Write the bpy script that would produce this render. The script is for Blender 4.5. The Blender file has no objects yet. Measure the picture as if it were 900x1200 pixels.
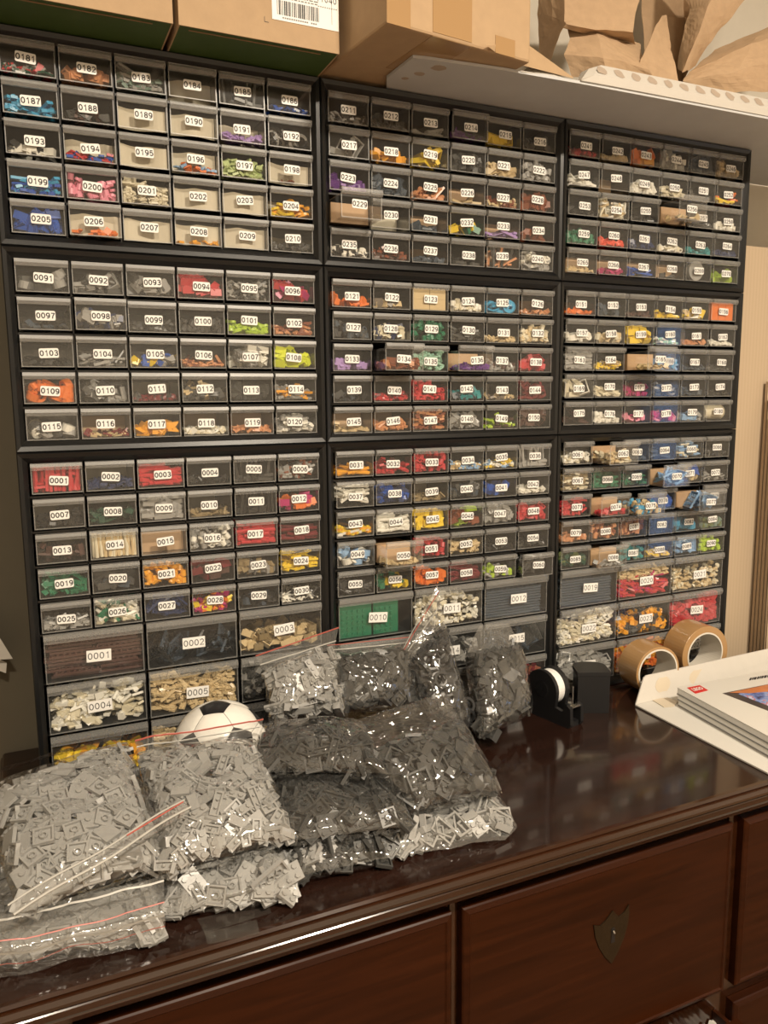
import bpy, bmesh, math, random
import numpy as np
from mathutils import Matrix, Vector, noise

sc = bpy.context.scene
COL = sc.collection
rnd = random.Random(7)
RNG = np.random.default_rng(11)

# ------------------------------------------------------------------ camera
yaw, pitch, roll = 0.4286652, 0.1447549, -0.0085532
CAM = np.array([0.0079123, -0.9892650, 0.0588426]); FPX = 922.5956
cy_, sy_, cp_, sp_ = math.cos(yaw), math.sin(yaw), math.cos(pitch), math.sin(pitch)
fw = np.array([sy_*cp_, cy_*cp_, -sp_]); r0 = np.array([cy_, -sy_, 0]); u0 = np.cross(r0, fw)
cr_, sr_ = math.cos(roll), math.sin(roll)
RT, UP = cr_*r0+sr_*u0, -sr_*r0+cr_*u0
cd = bpy.data.cameras.new('camera'); cam = bpy.data.objects.new('camera', cd); COL.objects.link(cam)
cam.matrix_world = Matrix(((RT[0], UP[0], -fw[0], CAM[0]), (RT[1], UP[1], -fw[1], CAM[1]), (RT[2], UP[2], -fw[2], CAM[2]), (0, 0, 0, 1)))
cd.sensor_fit = 'VERTICAL'; cd.sensor_height = 36; cd.sensor_width = 27; cd.lens = FPX/1200*36
cd.clip_start = .02
sc.camera = cam

def at(px, py, ax, v):
    """point of the real place: the sight line of the photograph's pixel met with the plane axis = v"""
    i = 'xyz'.index(ax)
    d = RT*(px-450)/FPX - UP*(py-600)/FPX + fw
    return Vector(CAM + d*((v-CAM[i])/d[i]))

# ------------------------------------------------------------------ light
sc.view_settings.view_transform = 'Standard'; sc.view_settings.look = 'None'
sc.view_settings.gamma = 1; sc.view_settings.use_curve_mapping = False
sc.view_settings.exposure = 0.14
sc.cycles.transparent_max_bounces = 40; sc.cycles.max_bounces = 8; sc.cycles.diffuse_bounces = 3
sc.cycles.glossy_bounces = 4; sc.cycles.transmission_bounces = 4
sc.cycles.caustics_reflective = False; sc.cycles.caustics_refractive = False
sc.cycles.sample_clamp_indirect = 4
w = bpy.data.worlds.new('evening_sky'); sc.world = w; w.use_nodes = True
bg = w.node_tree.nodes['Background']; bg.inputs[0].default_value = (.42, .60, 1, 1); bg.inputs[1].default_value = 2.2

def lamp(name, loc, size, power, color, target=None):
    l = bpy.data.lights.new(name, 'AREA'); l.shape = 'DISK'; l.size = size; l.energy = power; l.color = color
    o = bpy.data.objects.new(name, l); COL.objects.link(o); o.location = loc
    if target is not None:
        o.rotation_euler = (Vector(target)-Vector(loc)).to_track_quat('-Z', 'Y').to_euler()
    return o
WARM = (1, .865, .69)
lamp('ceiling_lamp_light', (.80, -1.72, 1.21), .20, 68, WARM)
lamp('ceiling_lamp_light', (-.15, -1.74, 1.21), .20, 26, WARM)

# ------------------------------------------------------------------ materials
MATS = {}
def new_mat(name):
    m = bpy.data.materials.new(name); m.use_nodes = True; MATS[name] = m
    return m, m.node_tree.nodes, m.node_tree.links, m.node_tree.nodes['Principled BSDF']
def setp(p, **k):
    names = dict(col='Base Color', rough='Roughness', metal='Metallic', coat='Coat Weight', coatr='Coat Roughness', spec='Specular IOR Level', trans='Transmission Weight', ior='IOR', sub='Subsurface Weight', alpha='Alpha')
    for a, v in k.items():
        p.inputs[names[a]].default_value = (*v, 1) if isinstance(v, tuple) else v
def simple(name, col, rough=.5, bump=0, scale=200, vary=0, **k):
    m, N, L, p = new_mat(name); setp(p, col=col, rough=rough, **k)
    if bump or vary:
        tc = N.new('ShaderNodeTexCoord'); n = N.new('ShaderNodeTexNoise'); n.inputs['Scale'].default_value = scale; n.inputs['Detail'].default_value = 4
        L.new(tc.outputs['Object'], n.inputs['Vector'])
        if bump:
            b = N.new('ShaderNodeBump'); b.inputs['Strength'].default_value = bump; b.inputs['Distance'].default_value = .002
            L.new(n.outputs['Fac'], b.inputs['Height']); L.new(b.outputs[0], p.inputs['Normal'])
        if vary:
            mx = N.new('ShaderNodeMix'); mx.data_type = 'RGBA'
            mx.inputs[6].default_value = (*[c*(1-vary) for c in col], 1); mx.inputs[7].default_value = (*[min(1, c*(1+vary)) for c in col], 1)
            L.new(n.outputs['Fac'], mx.inputs[0]); L.new(mx.outputs[2], p.inputs['Base Color'])
    return m

# toy brick colours (linear)
PC = dict(red=(.52, .035, .045), darkred=(.16, .015, .02), orange=(.75, .17, .02), yellow=(.82, .58, .03), gold=(.80, .36, .02),
          tan=(.62, .48, .27), darktan=(.28, .21, .11), blue=(.02, .09, .42), navy=(.015, .03, .10), azure=(.05, .35, .60),
          skyblue=(.25, .42, .65), green=(.015, .17, .085), darkgreen=(.01, .06, .035), mint=(.36, .62, .48), lime=(.40, .58, .04),
          neon=(.72, .80, .03), white=(.80, .78, .70), cream=(.70, .64, .48), lightgrey=(.325, .32, .305), darkgrey=(.056, .056, .053),
          black=(.012, .012, .012), brown=(.085, .042, .034), rust=(.23, .065, .03), nougat=(.58, .26, .12), pink=(.80, .28, .38),
          magenta=(.45, .015, .14), purple=(.12, .03, .22), lavender=(.42, .28, .60), teal=(.02, .26, .28), slate=(.055, .075, .10),
          charcoal=(.035, .036, .037), greybrown=(.16, .13, .10), olive=(.13, .17, .06), coral=(.75, .09, .05), palegreen=(.50, .60, .28), sand=(.16, .24, .20))
for k, c in PC.items():
    m = simple('brick_plastic_'+k, c, .32)
def pm(c): return MATS['brick_plastic_'+c]

def clear_mat(name, tint, haze, hazecol, rough, base, bump=0, bscale=40, bdist=.001, power=4.0, detail=3, ridged=False):
    """thin clear plastic: what lies behind shows through, with a little haze and a mirror coat growing at grazing angles"""
    m = bpy.data.materials.new(name); m.use_nodes = True; MATS[name] = m
    N, L = m.node_tree.nodes, m.node_tree.links
    N.remove(N['Principled BSDF']); out = N['Material Output']
    tr = N.new('ShaderNodeBsdfTransparent'); tr.inputs[0].default_value = (*tint, 1)
    df = N.new('ShaderNodeBsdfDiffuse'); df.inputs[0].default_value = (*hazecol, 1)
    gl = N.new('ShaderNodeBsdfGlossy'); gl.inputs['Roughness'].default_value = rough; gl.inputs[0].default_value = (1, 1, 1, 1)
    m1 = N.new('ShaderNodeMixShader'); m1.inputs[0].default_value = haze
    L.new(tr.outputs[0], m1.inputs[1]); L.new(df.outputs[0], m1.inputs[2])
    lw = N.new('ShaderNodeLayerWeight'); lw.inputs['Blend'].default_value = .5
    pw = N.new('ShaderNodeMath'); pw.operation = 'POWER'; pw.inputs[1].default_value = power; L.new(lw.outputs['Facing'], pw.inputs[0])
    ma = N.new('ShaderNodeMath'); ma.operation = 'MULTIPLY_ADD'; ma.inputs[1].default_value = .8; ma.inputs[2].default_value = base; L.new(pw.outputs[0], ma.inputs[0])
    m2 = N.new('ShaderNodeMixShader'); L.new(ma.outputs[0], m2.inputs[0]); L.new(m1.outputs[0], m2.inputs[1]); L.new(gl.outputs[0], m2.inputs[2])
    L.new(m2.outputs[0], out.inputs[0])
    if bump:
        tc = N.new('ShaderNodeTexCoord'); n = N.new('ShaderNodeTexNoise'); n.inputs['Scale'].default_value = bscale; n.inputs['Detail'].default_value = detail
        n.inputs['Distortion'].default_value = .6
        L.new(tc.outputs['Object'], n.inputs['Vector'])
        src = n.outputs['Fac']
        if ridged:
            a = N.new('ShaderNodeMath'); a.operation = 'SUBTRACT'; a.inputs[1].default_value = .5; L.new(src, a.inputs[0])
            b2 = N.new('ShaderNodeMath'); b2.operation = 'ABSOLUTE'; L.new(a.outputs[0], b2.inputs[0]); src = b2.outputs[0]
        b = N.new('ShaderNodeBump'); b.inputs['Strength'].default_value = bump; b.inputs['Distance'].default_value = bdist
        L.new(src, b.inputs['Height'])
        for s in (gl, df): L.new(b.outputs[0], s.inputs['Normal'])
        L.new(b.outputs[0], lw.inputs['Normal'])
    return m
clear_mat('clear_drawer_plastic', (.97, .97, .965), .018, (.6, .6, .58), .06, .030, .15, 25, .0006)
clear_mat('frosted_drawer_lip', (.93, .93, .92), .16, (.70, .70, .68), .38, .05)
clear_mat('clear_bag_film', (.975, .975, .97), .016, (.8, .8, .78), .06, .065, 1.0, 20, .016, 3.0, 2, True)
clear_mat('clear_header_film', (.93, .93, .925), .09, (.75, .74, .70), .12, .07, .9, 38, .006, 3.0, 3, True)
clear_mat('clear_tape', (.95, .95, .93), .035, (.35, .33, .30), .2, .04)
simple('zip_ridge', (.42, .41, .375), .3)
simple('zip_red', (.42, .10, .075), .4)

m, N, L, p = new_mat('black_plastic'); setp(p, col=(.0075, .0077, .008), rough=.30, spec=.42)
n = N.new('ShaderNodeTexNoise'); n.inputs['Scale'].default_value = 900; tc = N.new('ShaderNodeTexCoord'); L.new(tc.outputs['Object'], n.inputs[0])
b = N.new('ShaderNodeBump'); b.inputs['Strength'].default_value = .12; b.inputs['Distance'].default_value = .0004; L.new(n.outputs['Fac'], b.inputs['Height']); L.new(b.outputs[0], p.inputs['Normal'])
simple('label_white', (.80, .79, .76), .45)
simple('print_black', (.012, .012, .014), .6)
simple('print_grey', (.22, .22, .22), .6)
simple('kraft_board', (.45, .31, .18), .75, .25, 60, .10)
simple('kraft_board_dark', (.30, .18, .09), .75, .2, 60, .10)
simple('kraft_insert', (.50, .33, .19), .7)
simple('beige_card', (.62, .56, .43), .6)
simple('green_print_board', (.045, .085, .015), .6, .2, 30, .12)
simple('kraft_paper', (.46, .315, .19), .8, .3, 90, .12)
simple('brown_tape', (.40, .235, .10), .22, .1, 40, .05)
simple('tape_core', (.66, .62, .54), .7)
simple('white_board', (.58, .55, .50), .6, .15, 50, .04)
simple('grey_board', (.55, .56, .57), .6, .15, 20, .08)
simple('white_card', (.64, .62, .57), .55)
simple('glue_stain', (.42, .34, .27), .7, .2, 120, .1)
simple('corrugated_edge', (.46, .33, .21), .85)
simple('matte_black', (.008, .008, .009), .45)
simple('satin_black', (.012, .012, .013), .25)
simple('steel', (.75, .74, .72), .22, metal=1.0)
simple('bronze', (.045, .032, .017), .42, .15, 200, .2, metal=.8)
simple('ball_white', (.78, .76, .70), .3)
simple('ball_black', (.012, .012, .014), .3)
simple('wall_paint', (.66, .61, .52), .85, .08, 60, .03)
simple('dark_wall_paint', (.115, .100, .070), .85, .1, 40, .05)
simple('ceiling_paint', (.78, .75, .68), .9)
simple('floor_board', (.22, .13, .07), .5, .1, 8, .25)
simple('logo_red', (.60, .02, .02), .35)
simple('photo_dark', (.035, .03, .035), .3)
simple('lamp_metal', (.6, .6, .6), .3, metal=.9)
m, N, L, p = new_mat('lamp_glass'); setp(p, col=(1, .9, .75), rough=.5); p.inputs['Emission Color'].default_value = (1, .82, .6, 1); p.inputs['Emission Strength'].default_value = 3

def wood(name, dark, light, rough, axis='x', coat=.5):
    m, N, L, p = new_mat(name); setp(p, rough=rough, coat=coat, coatr=.06, spec=.5)
    tc = N.new('ShaderNodeTexCoord'); mp = N.new('ShaderNodeMapping')
    mp.inputs['Scale'].default_value = (1.5, 28, 28) if axis == 'x' else (28, 28, 1.5)
    n = N.new('ShaderNodeTexNoise'); n.inputs['Scale'].default_value = 3; n.inputs['Detail'].default_value = 6; n.inputs['Distortion'].default_value = .8
    L.new(tc.outputs['Object'], mp.inputs[0]); L.new(mp.outputs[0], n.inputs['Vector'])
    cr = N.new('ShaderNodeValToRGB'); cr.color_ramp.elements[0].position = .3; cr.color_ramp.elements[1].position = .72
    cr.color_ramp.elements[0].color = (*dark, 1); cr.color_ramp.elements[1].color = (*light, 1)
    L.new(n.outputs['Fac'], cr.inputs[0]); L.new(cr.outputs[0], p.inputs['Base Color'])
    p.inputs['Specular IOR Level'].default_value = .16 if name == 'mahogany_front' else .5
    n2 = N.new('ShaderNodeTexNoise'); n2.inputs['Scale'].default_value = 6; n2.inputs['Detail'].default_value = 5
    L.new(tc.outputs['Object'], n2.inputs['Vector'])
    mr = N.new('ShaderNodeMapRange'); mr.inputs[1].default_value = .35; mr.inputs[2].default_value = .75; mr.inputs[3].default_value = rough*.75; mr.inputs[4].default_value = rough*1.5
    L.new(n2.outputs['Fac'], mr.inputs[0]); L.new(mr.outputs[0], p.inputs['Roughness'])
wood('mahogany_top', (.013, .0055, .0036), (.026, .011, .0075), .15, 'x', .45)
wood('mahogany_front', (.017, .0040, .0009), (.034, .0082, .0019), .36, 'x', .0)
wood('mahogany_moulding', (.013, .0040, .0014), (.032, .0098, .0034), .15, 'x', .6)
M = MATS

# ------------------------------------------------------------------ helpers
class MB:
    """collects shapes, then links them as ONE mesh object"""
    def __init__(s): s.v = []; s.f = []; s.m = []
    def add(s, V, F, mi=0, mat=None):
        o = len(s.v)
        s.v += [tuple(mat @ Vector(p)) for p in V] if mat is not None else [tuple(p) for p in V]
        s.f += [tuple(i+o for i in f) for f in F]; s.m += [mi]*len(F) if isinstance(mi, int) else list(mi)
        return s
    def box(s, x0, x1, y0, y1, z0, z1, mi=0, mat=None):
        V = [(x, y, z) for z in (z0, z1) for y in (y0, y1) for x in (x0, x1)]
        F = [(0, 2, 3, 1), (4, 5, 7, 6), (0, 1, 5, 4), (2, 6, 7, 3), (0, 4, 6, 2), (1, 3, 7, 5)]
        return s.add(V, F, mi, mat)
    def tube(s, a, b, r, n=10, mi=0, r2=None, mat=None):
        a, b = Vector(a), Vector(b); r2 = r if r2 is None else r2
        q = (b-a).to_track_quat('Z', 'Y'); V = []
        for c, rr in ((a, r), (b, r2)):
            V += [c+q @ Vector((rr*math.cos(t*2*math.pi/n), rr*math.sin(t*2*math.pi/n), 0)) for t in range(n)]
        F = [(i, (i+1) % n, n+(i+1) % n, n+i) for i in range(n)]+[tuple(range(n-1, -1, -1)), tuple(range(n, 2*n))]
        return s.add(V, F, mi, mat)
    def path(s, pts, r, n=6, mi=0):
        for a, b in zip(pts[:-1], pts[1:]): s.tube(a, b, r, n, mi)
        return s
    def grid(s, P, mi=0):
        h, w_ = len(P), len(P[0]); V = [p for row in P for p in row]
        F = [(j*w_+i, j*w_+i+1, (j+1)*w_+i+1, (j+1)*w_+i) for j in range(h-1) for i in range(w_-1)]
        return s.add(V, F, mi)
    def prism(s, poly, d, mi=0, mat=None):
        """polygon of 3D points pushed along vector d"""
        n = len(poly); d = Vector(d); V = [Vector(p) for p in poly]+[Vector(p)+d for p in poly]
        F = [tuple(range(n)), tuple(range(2*n-1, n-1, -1))]+[(i, n+i, n+(i+1) % n, (i+1) % n) for i in range(n)]
        return s.add(V, F, mi, mat)
    def build(s, name, mats, parent=None, smooth=False, loc=None, fix=False):
        me = bpy.data.meshes.new(name); me.from_pydata(s.v, [], s.f)
        for m_ in (mats if isinstance(mats, (list, tuple)) else [mats]): me.materials.append(M[m_] if isinstance(m_, str) else m_)
        me.polygons.foreach_set('material_index', s.m)
        if smooth: me.polygons.foreach_set('use_smooth', [True]*len(s.f))
        if fix:
            bm = bmesh.new(); bm.from_mesh(me); bmesh.ops.recalc_face_normals(bm, faces=bm.faces); bm.to_mesh(me); bm.free()
        me.update()
        o = bpy.data.objects.new(name, me); COL.objects.link(o); o.parent = parent
        if loc is not None: o.location = loc
        return o
def rnd_box(x0, x1, y0, y1, z0, z1, r, seg=2):
    bm = bmesh.new(); bmesh.ops.create_cube(bm, size=1)
    for v in bm.verts: v.co = Vector(((x0+x1)/2+v.co.x*(x1-x0), (y0+y1)/2+v.co.y*(y1-y0), (z0+z1)/2+v.co.z*(z1-z0)))
    bmesh.ops.bevel(bm, geom=list(bm.edges), offset=r, segments=seg, affect='EDGES', profile=.5)
    V = [v.co.copy() for v in bm.verts]; F = [tuple(v.index for v in f.verts) for f in bm.faces]; bm.free()
    return V, F
def tag(o, label=None, cat=None, group=None, kind=None):
    if label: o['label'] = label
    if cat: o['category'] = cat
    if group: o['group'] = group
    if kind: o['kind'] = kind
    return o
def empty(name, loc=(0, 0, 0), rot=(0, 0, 0)):
    o = bpy.data.objects.new(name, None); COL.objects.link(o); o.location = loc; o.rotation_euler = rot; o.empty_display_size = .02
    return o
def link(name, me, parent=None, mat=None):
    o = bpy.data.objects.new(name, me); COL.objects.link(o); o.parent = parent
    if mat is not None: o.matrix_basis = mat
    return o

# ------------------------------------------------------------------ the room
RX0, RX1, RY0, RY1, FZ, CZ = -1.5, 2.3, -3.1, .155, -1.198, 1.28
def struct(o, label, cat): return tag(o, label, cat, kind='structure')
struct(MB().box(RX0-.1, RX1+.1, RY0-.1, RY1+.1, FZ-.1, FZ).build('floor', 'floor_board'), 'brown wooden floor under the sideboard', 'floor')
struct(MB().box(RX0-.1, RX1+.1, RY0-.1, RY1+.1, CZ, CZ+.1).build('ceiling', 'ceiling_paint'), 'pale plain ceiling above the room', 'ceiling')
struct(MB().box(.38, RX1+.1, RY1, RY1+.1, FZ, CZ).build('wall_back', 'wall_paint'), 'beige painted wall behind the drawer cabinets', 'wall')
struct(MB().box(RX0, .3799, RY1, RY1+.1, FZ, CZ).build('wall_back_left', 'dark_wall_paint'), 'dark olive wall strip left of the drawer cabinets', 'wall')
struct(MB().box(RX0-.1, RX0, RY0, RY1+.1, FZ, CZ).build('wall_left', 'wall_paint'), 'beige wall on the left side of the room', 'wall')
struct(MB().box(RX0-.1, RX1+.1, RY0-.1, RY0, FZ, CZ).build('wall_front', 'wall_paint'), 'beige wall behind the photographer', 'wall')
WY0, WY1, WZ0, WZ1 = -1.54, -1.28, -.60, .35
wr = MB().box(RX1, RX1+.1, RY0, WY0, FZ, CZ).box(RX1, RX1+.1, WY1, RY1+.1, FZ, CZ).box(RX1, RX1+.1, WY0, WY1, FZ, WZ0).box(RX1, RX1+.1, WY0, WY1, WZ1, CZ)
struct(wr.build('wall_right', 'wall_paint'), 'beige wall with the window on the right side', 'wall')
wf = MB()
for a in ((RX1-.01, RX1+.04, WY0-.03, WY0+.02, WZ0-.03, WZ1+.03), (RX1-.01, RX1+.04, WY1-.02, WY1+.03, WZ0-.03, WZ1+.03), (RX1-.01, RX1+.04, WY0, WY1, WZ0-.03, WZ0+.02), (RX1-.01, RX1+.04, WY0, WY1, WZ1-.02, WZ1+.03), (RX1, RX1+.03, WY0, WY1, .10, .13)):
    wf.box(*a)
wn = struct(wf.build('window_1', 'white_board'), 'narrow tall window looking onto a blue evening sky', 'window')
MB().box(RX1+.015, RX1+.019, WY0, WY1, WZ0, WZ1).build('pane', 'clear_drawer_plastic', wn)
for (x, y) in ((.80, -1.72), (-.15, -1.74)):
    t = empty('ceiling_lamp', (x, y, CZ)); tag(t, 'round flush ceiling lamp %s' % ('over the left half of the room' if x < .4 else 'over the right half of the room'), 'lamp')
    MB().tube((0, 0, -.001), (0, 0, -.03), .19, 32).build('base', 'lamp_metal', t)
    MB().tube((0, 0, -.031), (0, 0, -.055), .16, 32, r2=.14).build('lamp_shade', 'lamp_glass', t)

# ------------------------------------------------------------------ sideboard
DZ = -.418
desk = empty('sideboard', (.75, -.1, FZ)); tag(desk, 'dark polished mahogany sideboard with moulded edge and drawers', 'sideboard')
def D(o):
    o.parent = desk; o.location = Vector((0, 0, 0))-desk.location; return o
DX0, DX1 = -.040, 1.75
D(MB().box(DX0, DX1, -.346, .152, DZ-.018, DZ).build('desk_top', 'mahogany_top'))
prof = [(-.346, DZ), (-.350, DZ-.0005), (-.352, DZ-.003), (-.350, DZ-.0045), (-.3535, DZ-.006), (-.3555, DZ-.010), (-.3535, DZ-.0145), (-.350, DZ-.0155), (-.3525, DZ-.018), (-.352, DZ-.024), (-.348, DZ-.0265), (-.349, DZ-.029), (-.345, DZ-.036), (-.337, DZ-.040), (-.337, DZ-.0405), (-.320, DZ-.0405), (-.320, DZ-.001)]
mo = MB(); n = len(prof)
ends = [[(DX0+(y+.346 if y < -.346 else 0), y, z) for y, z in prof], [(DX1, y, z) for y, z in prof]]
mo.add(ends[0]+ends[1], [(i, (i+1) % n, n+(i+1) % n, n+i) for i in range(n)]+[tuple(range(n)), tuple(range(2*n-1, n-1, -1))])
D(mo.build('edge_moulding', 'mahogany_moulding', fix=True))
mo = MB(); e0 = [(DX0+(y+.346 if y < -.346 else .02), min(y, -.346) if y < -.346 else -.346, z) for y, z in prof]
pr2 = [(DX0+(y+.346), z) for y, z in prof[:14]]+[(DX0+.012, DZ-.0405), (DX0+.012, DZ-.001)]
n = len(pr2)
mo.add([(x, -.346+min(0, (x-DX0)), z) for x, z in pr2]+[(x, .152, z) for x, z in pr2], [(i, (i+1) % n, n+(i+1) % n, n+i) for i in range(n)]+[tuple(range(n)), tuple(range(2*n-1, n-1, -1))])
D(mo.build('edge_moulding', 'mahogany_moulding', fix=True))
bd = MB().box(-.02, 1.73, -.318, .14, DZ-.62, DZ-.022).box(-.028, 1.735, -.322, .145, FZ+.001, DZ-.63)
bd.box(-.02, .010, -.322, -.3181, DZ-.62, DZ-.0405)
for x0, x1 in ((.386, .394), (.793, .808), (1.205, 1.22)): bd.box(x0, x1, -.3205, -.3181, DZ-.30, DZ-.0405)
D(bd.build('carcass', 'mahogany_moulding'))
def drawer_front(x0, x1, z0, z1, yf, name='drawer'):
    b = MB(); rings = [(0, .010), (0, 0), (.0015, -.0015), (.007, -.0035), (.009, -.002), (.0105, -.002)]
    P = []
    for ins, dy in rings: P += [(x0+ins, yf+dy, z0+ins), (x1-ins, yf+dy, z0+ins), (x1-ins, yf+dy, z1-ins), (x0+ins, yf+dy, z1-ins)]
    F = []
    for k in range(len(rings)-1): F += [(4*k+i, 4*k+(i+1) % 4, 4*k+4+(i+1) % 4, 4*k+4+i) for i in range(4)]
    k = 4*(len(rings)-1); F += [(k, k+1, k+2, k+3), (3, 2, 1, 0)]
    b.add(P, F); return D(b.build(name, 'mahogany_front', fix=True))
ZT, ZB = -.4765, -.711
dl = drawer_front(.013, .384, ZB, ZT, -.3285)
dc = drawer_front(.397, .7905, ZB, ZT, -.3285)
dr = drawer_front(.810, 1.203, ZB, ZT, -.3285)
drawer_front(1.222, 1.70, ZB, ZT, -.3285)
for x0, x1 in ((.013, .384), (.810, 1.203), (1.222, 1.70)): drawer_front(x0, x1, -1.0, -.735, -.3285)
# escutcheon
sh = [(0, 4.2), (1.0, 3.0), (1.9, 3.4), (2.6, 4.3), (2.7, 3.0), (2.55, 1.4), (2.0, -.4), (1.1, -2.2), (.1, -3.6), (-1.0, -2.3), (-2.0, -.6), (-2.7, 1.2), (-3.0, 3.0), (-2.0, 2.6), (-1.1, 3.1)]
ex, ez = .5985, -.5745
es = D(MB().prism([(ex+a*.0092, -.3307, ez+b_*.0088) for a, b_ in sh], (0, -.0012, 0)).build('escutcheon', 'bronze', fix=True))
es['label'] = 'dark bronze shield shaped keyhole plate'
D(MB().tube((ex+.001, -.3318, ez+.012), (ex+.001, -.3324, ez+.012), .0032, 14).prism([(ex-.001, -.3319, ez+.012), (ex+.003, -.3319, ez+.012), (ex+.004, -.3319, ez-.004), (ex-.002, -.3319, ez-.004)], (0, -.0005, 0)).build('keyhole', 'matte_black', fix=True))
D(MB().tube((ex+.001, -.3324, ez+.011), (ex+.001, -.3352, ez+.009), .0014, 10).build('lock_pin', 'steel'))
# lower drawer standing a little open, cards inside
lo = MB(); lo.box(.397, .7905, -.368, -.352, -1.0, -.733); lo.box(.397, .403, -.352, -.319, -1.0, -.745); lo.box(.7845, .7905, -.352, -.319, -1.0, -.745); lo.box(.403, .7845, -.352, -.319, -.80, -.795)
D(lo.build('drawer', 'mahogany_front'))
for i in range(9):
    x = .715+.0085*i; c = MB().box(-.0025, .0025, -.0125, .0125, 0, .038+.006*rnd.random())
    o = c.build('index_card', 'white_card' if i not in (1, 2) else 'print_grey'); o.location = (x, -.335, -.7945); o.rotation_euler = (0, .35+.12*rnd.random(), .2)
    tag(o, 'pale card standing in the slightly open lower drawer', 'card', 'cards in the open lower drawer')
# two strips of clear tape on the top
for i, q in enumerate((((231, 1077), (315, 1058), (318, 1070), (240, 1094)), ((240, 1094), (301, 1078), (304, 1094), (243, 1107)))):
    P = [at(a, b_, 'z', DZ+.0002) for a, b_ in q]
    tag(MB().prism(P, (0, 0, .0002)).build('tape_strip', 'clear_tape', fix=True), ['upper strip of clear tape stuck near the edge of the sideboard top', 'lower strip of clear tape stuck near the edge of the sideboard top'][i], 'tape')

# ------------------------------------------------------------------ digit meshes
def text_mesh(body, size, bold=0.0, font_align='CENTER'):
    c = bpy.data.curves.new('t', 'FONT'); c.body = body; c.size = size; c.offset = bold; c.align_x = font_align; c.align_y = 'CENTER'; c.resolution_u = 2
    o = bpy.data.objects.new('t', c); COL.objects.link(o)
    dg = bpy.context.evaluated_depsgraph_get(); me = o.evaluated_get(dg).to_mesh()
    V = [v.co.copy() for v in me.vertices]; F = [tuple(p_.vertices) for p_ in me.polygons]
    o.evaluated_get(dg).to_mesh_clear(); bpy.data.objects.remove(o); bpy.data.curves.remove(c)
    return V, F
DIG = {}
for ch in '0123456789':
    DIG[ch, 0] = text_mesh(ch, 1, .010); DIG[ch, 1] = text_mesh(ch, 1, .034)
def arc(cx, cz, rx, rz, a0, a1, n=12): return [(cx+rx*math.cos(math.radians(a0+(a1-a0)*i/n)), cz+rz*math.sin(math.radians(a0+(a1-a0)*i/n))) for i in range(n+1)]
STROKES = {'0': [arc(0, 0, .19, .31, 0, 360, 22)], '1': [[(-.13, .17), (.0, .24), (.045, .31), (.045, -.36)]], '2': [arc(0, .13, .18, .18, 165, -30, 10)+[(-.19, -.31), (.21, -.31)]],
 '3': [arc(0, .155, .165, .155, 160, -90, 10)+arc(0, -.155, .19, .16, 90, -160, 11)], '4': [[(.23, -.15), (-.22, -.15), (.08, .31), (.08, -.36)]],
 '5': [[(.18, .31), (-.13, .31), (-.17, .0)]+arc(.0, -.105, .195, .205, 140, -155, 12)], '6': [arc(.0, -.12, .185, .19, 0, 360, 18), arc(.03, .0, .215, .31, 60, 185, 9)],
 '7': [[(-.20, .31), (.20, .31), (.0, -.05), (-.06, -.36)]], '8': [arc(0, .155, .155, .155, 0, 360, 16), arc(0, -.155, .185, .16, 0, 360, 16)], '9': [arc(.0, .12, .185, .19, 0, 360, 18), arc(-.03, .0, .215, .31, 240, 365, 9)]}
def stroke_digit(ch, wd):
    V, F = [], []
    for pl in STROKES[ch]:
        n = len(pl); closed = abs(pl[0][0]-pl[-1][0])+abs(pl[0][1]-pl[-1][1]) < 1e-6; k0 = len(V)
        for i, (x, z) in enumerate(pl):
            a = pl[i-1] if i else (pl[-2] if closed else pl[0]); c = pl[i+1] if i < n-1 else (pl[1] if closed else pl[-1])
            d1 = Vector((x-a[0], z-a[1])); d2 = Vector((c[0]-x, c[1]-z)); d1 = d1.normalized() if d1.length > 1e-9 else d2.normalized(); d2 = d2.normalized() if d2.length > 1e-9 else d1
            t = (d1+d2).normalized(); m_ = min(1.8, 1/max(.3, t.dot(d1))); nx, nz = -t.y*wd/2*m_, t.x*wd/2*m_
            V += [Vector((x+nx, z+nz, 0)), Vector((x-nx, z-nz, 0))]
        F += [(k0+2*i, k0+2*i+1, k0+2*i+3, k0+2*i+2) for i in range(n-1)]
    return V, F
for ch in '0123456789':
    DIG[ch, 0] = stroke_digit(ch, .085); DIG[ch, 1] = stroke_digit(ch, .135)
def write(mb, s, cx, cz, y, h, bold, adv=.585, mi=1):
    sz = h/.72
    for i, ch in enumerate(s):
        V, F = DIG[ch, bold]; x0 = cx+(i-(len(s)-1)/2)*adv*sz
        mb.add([(x0+v.x*sz, y, cz+v.y*sz) for v in V], F, mi)
def label_mesh(num, big):
    W_, H_ = (.0285, .0145) if big else (.0208, .0108)
    r = .0003 if big else .0018; b = MB(); P = []
    for sx, sz, a0 in ((1, 1, 0), (-1, 1, 90), (-1, -1, 180), (1, -1, 270)):
        for k in range(4):
            a = math.radians(a0+30*k); P.append((sx*(W_/2-r)+r*math.cos(a), 0, sz*(H_/2-r)+r*math.sin(a)))
    b.prism(P, (0, -.0003, 0), 0)
    write(b, num, 0, 0, -.00036, .0083 if big else .0062, 0 if big else 1)
    return b

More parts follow.
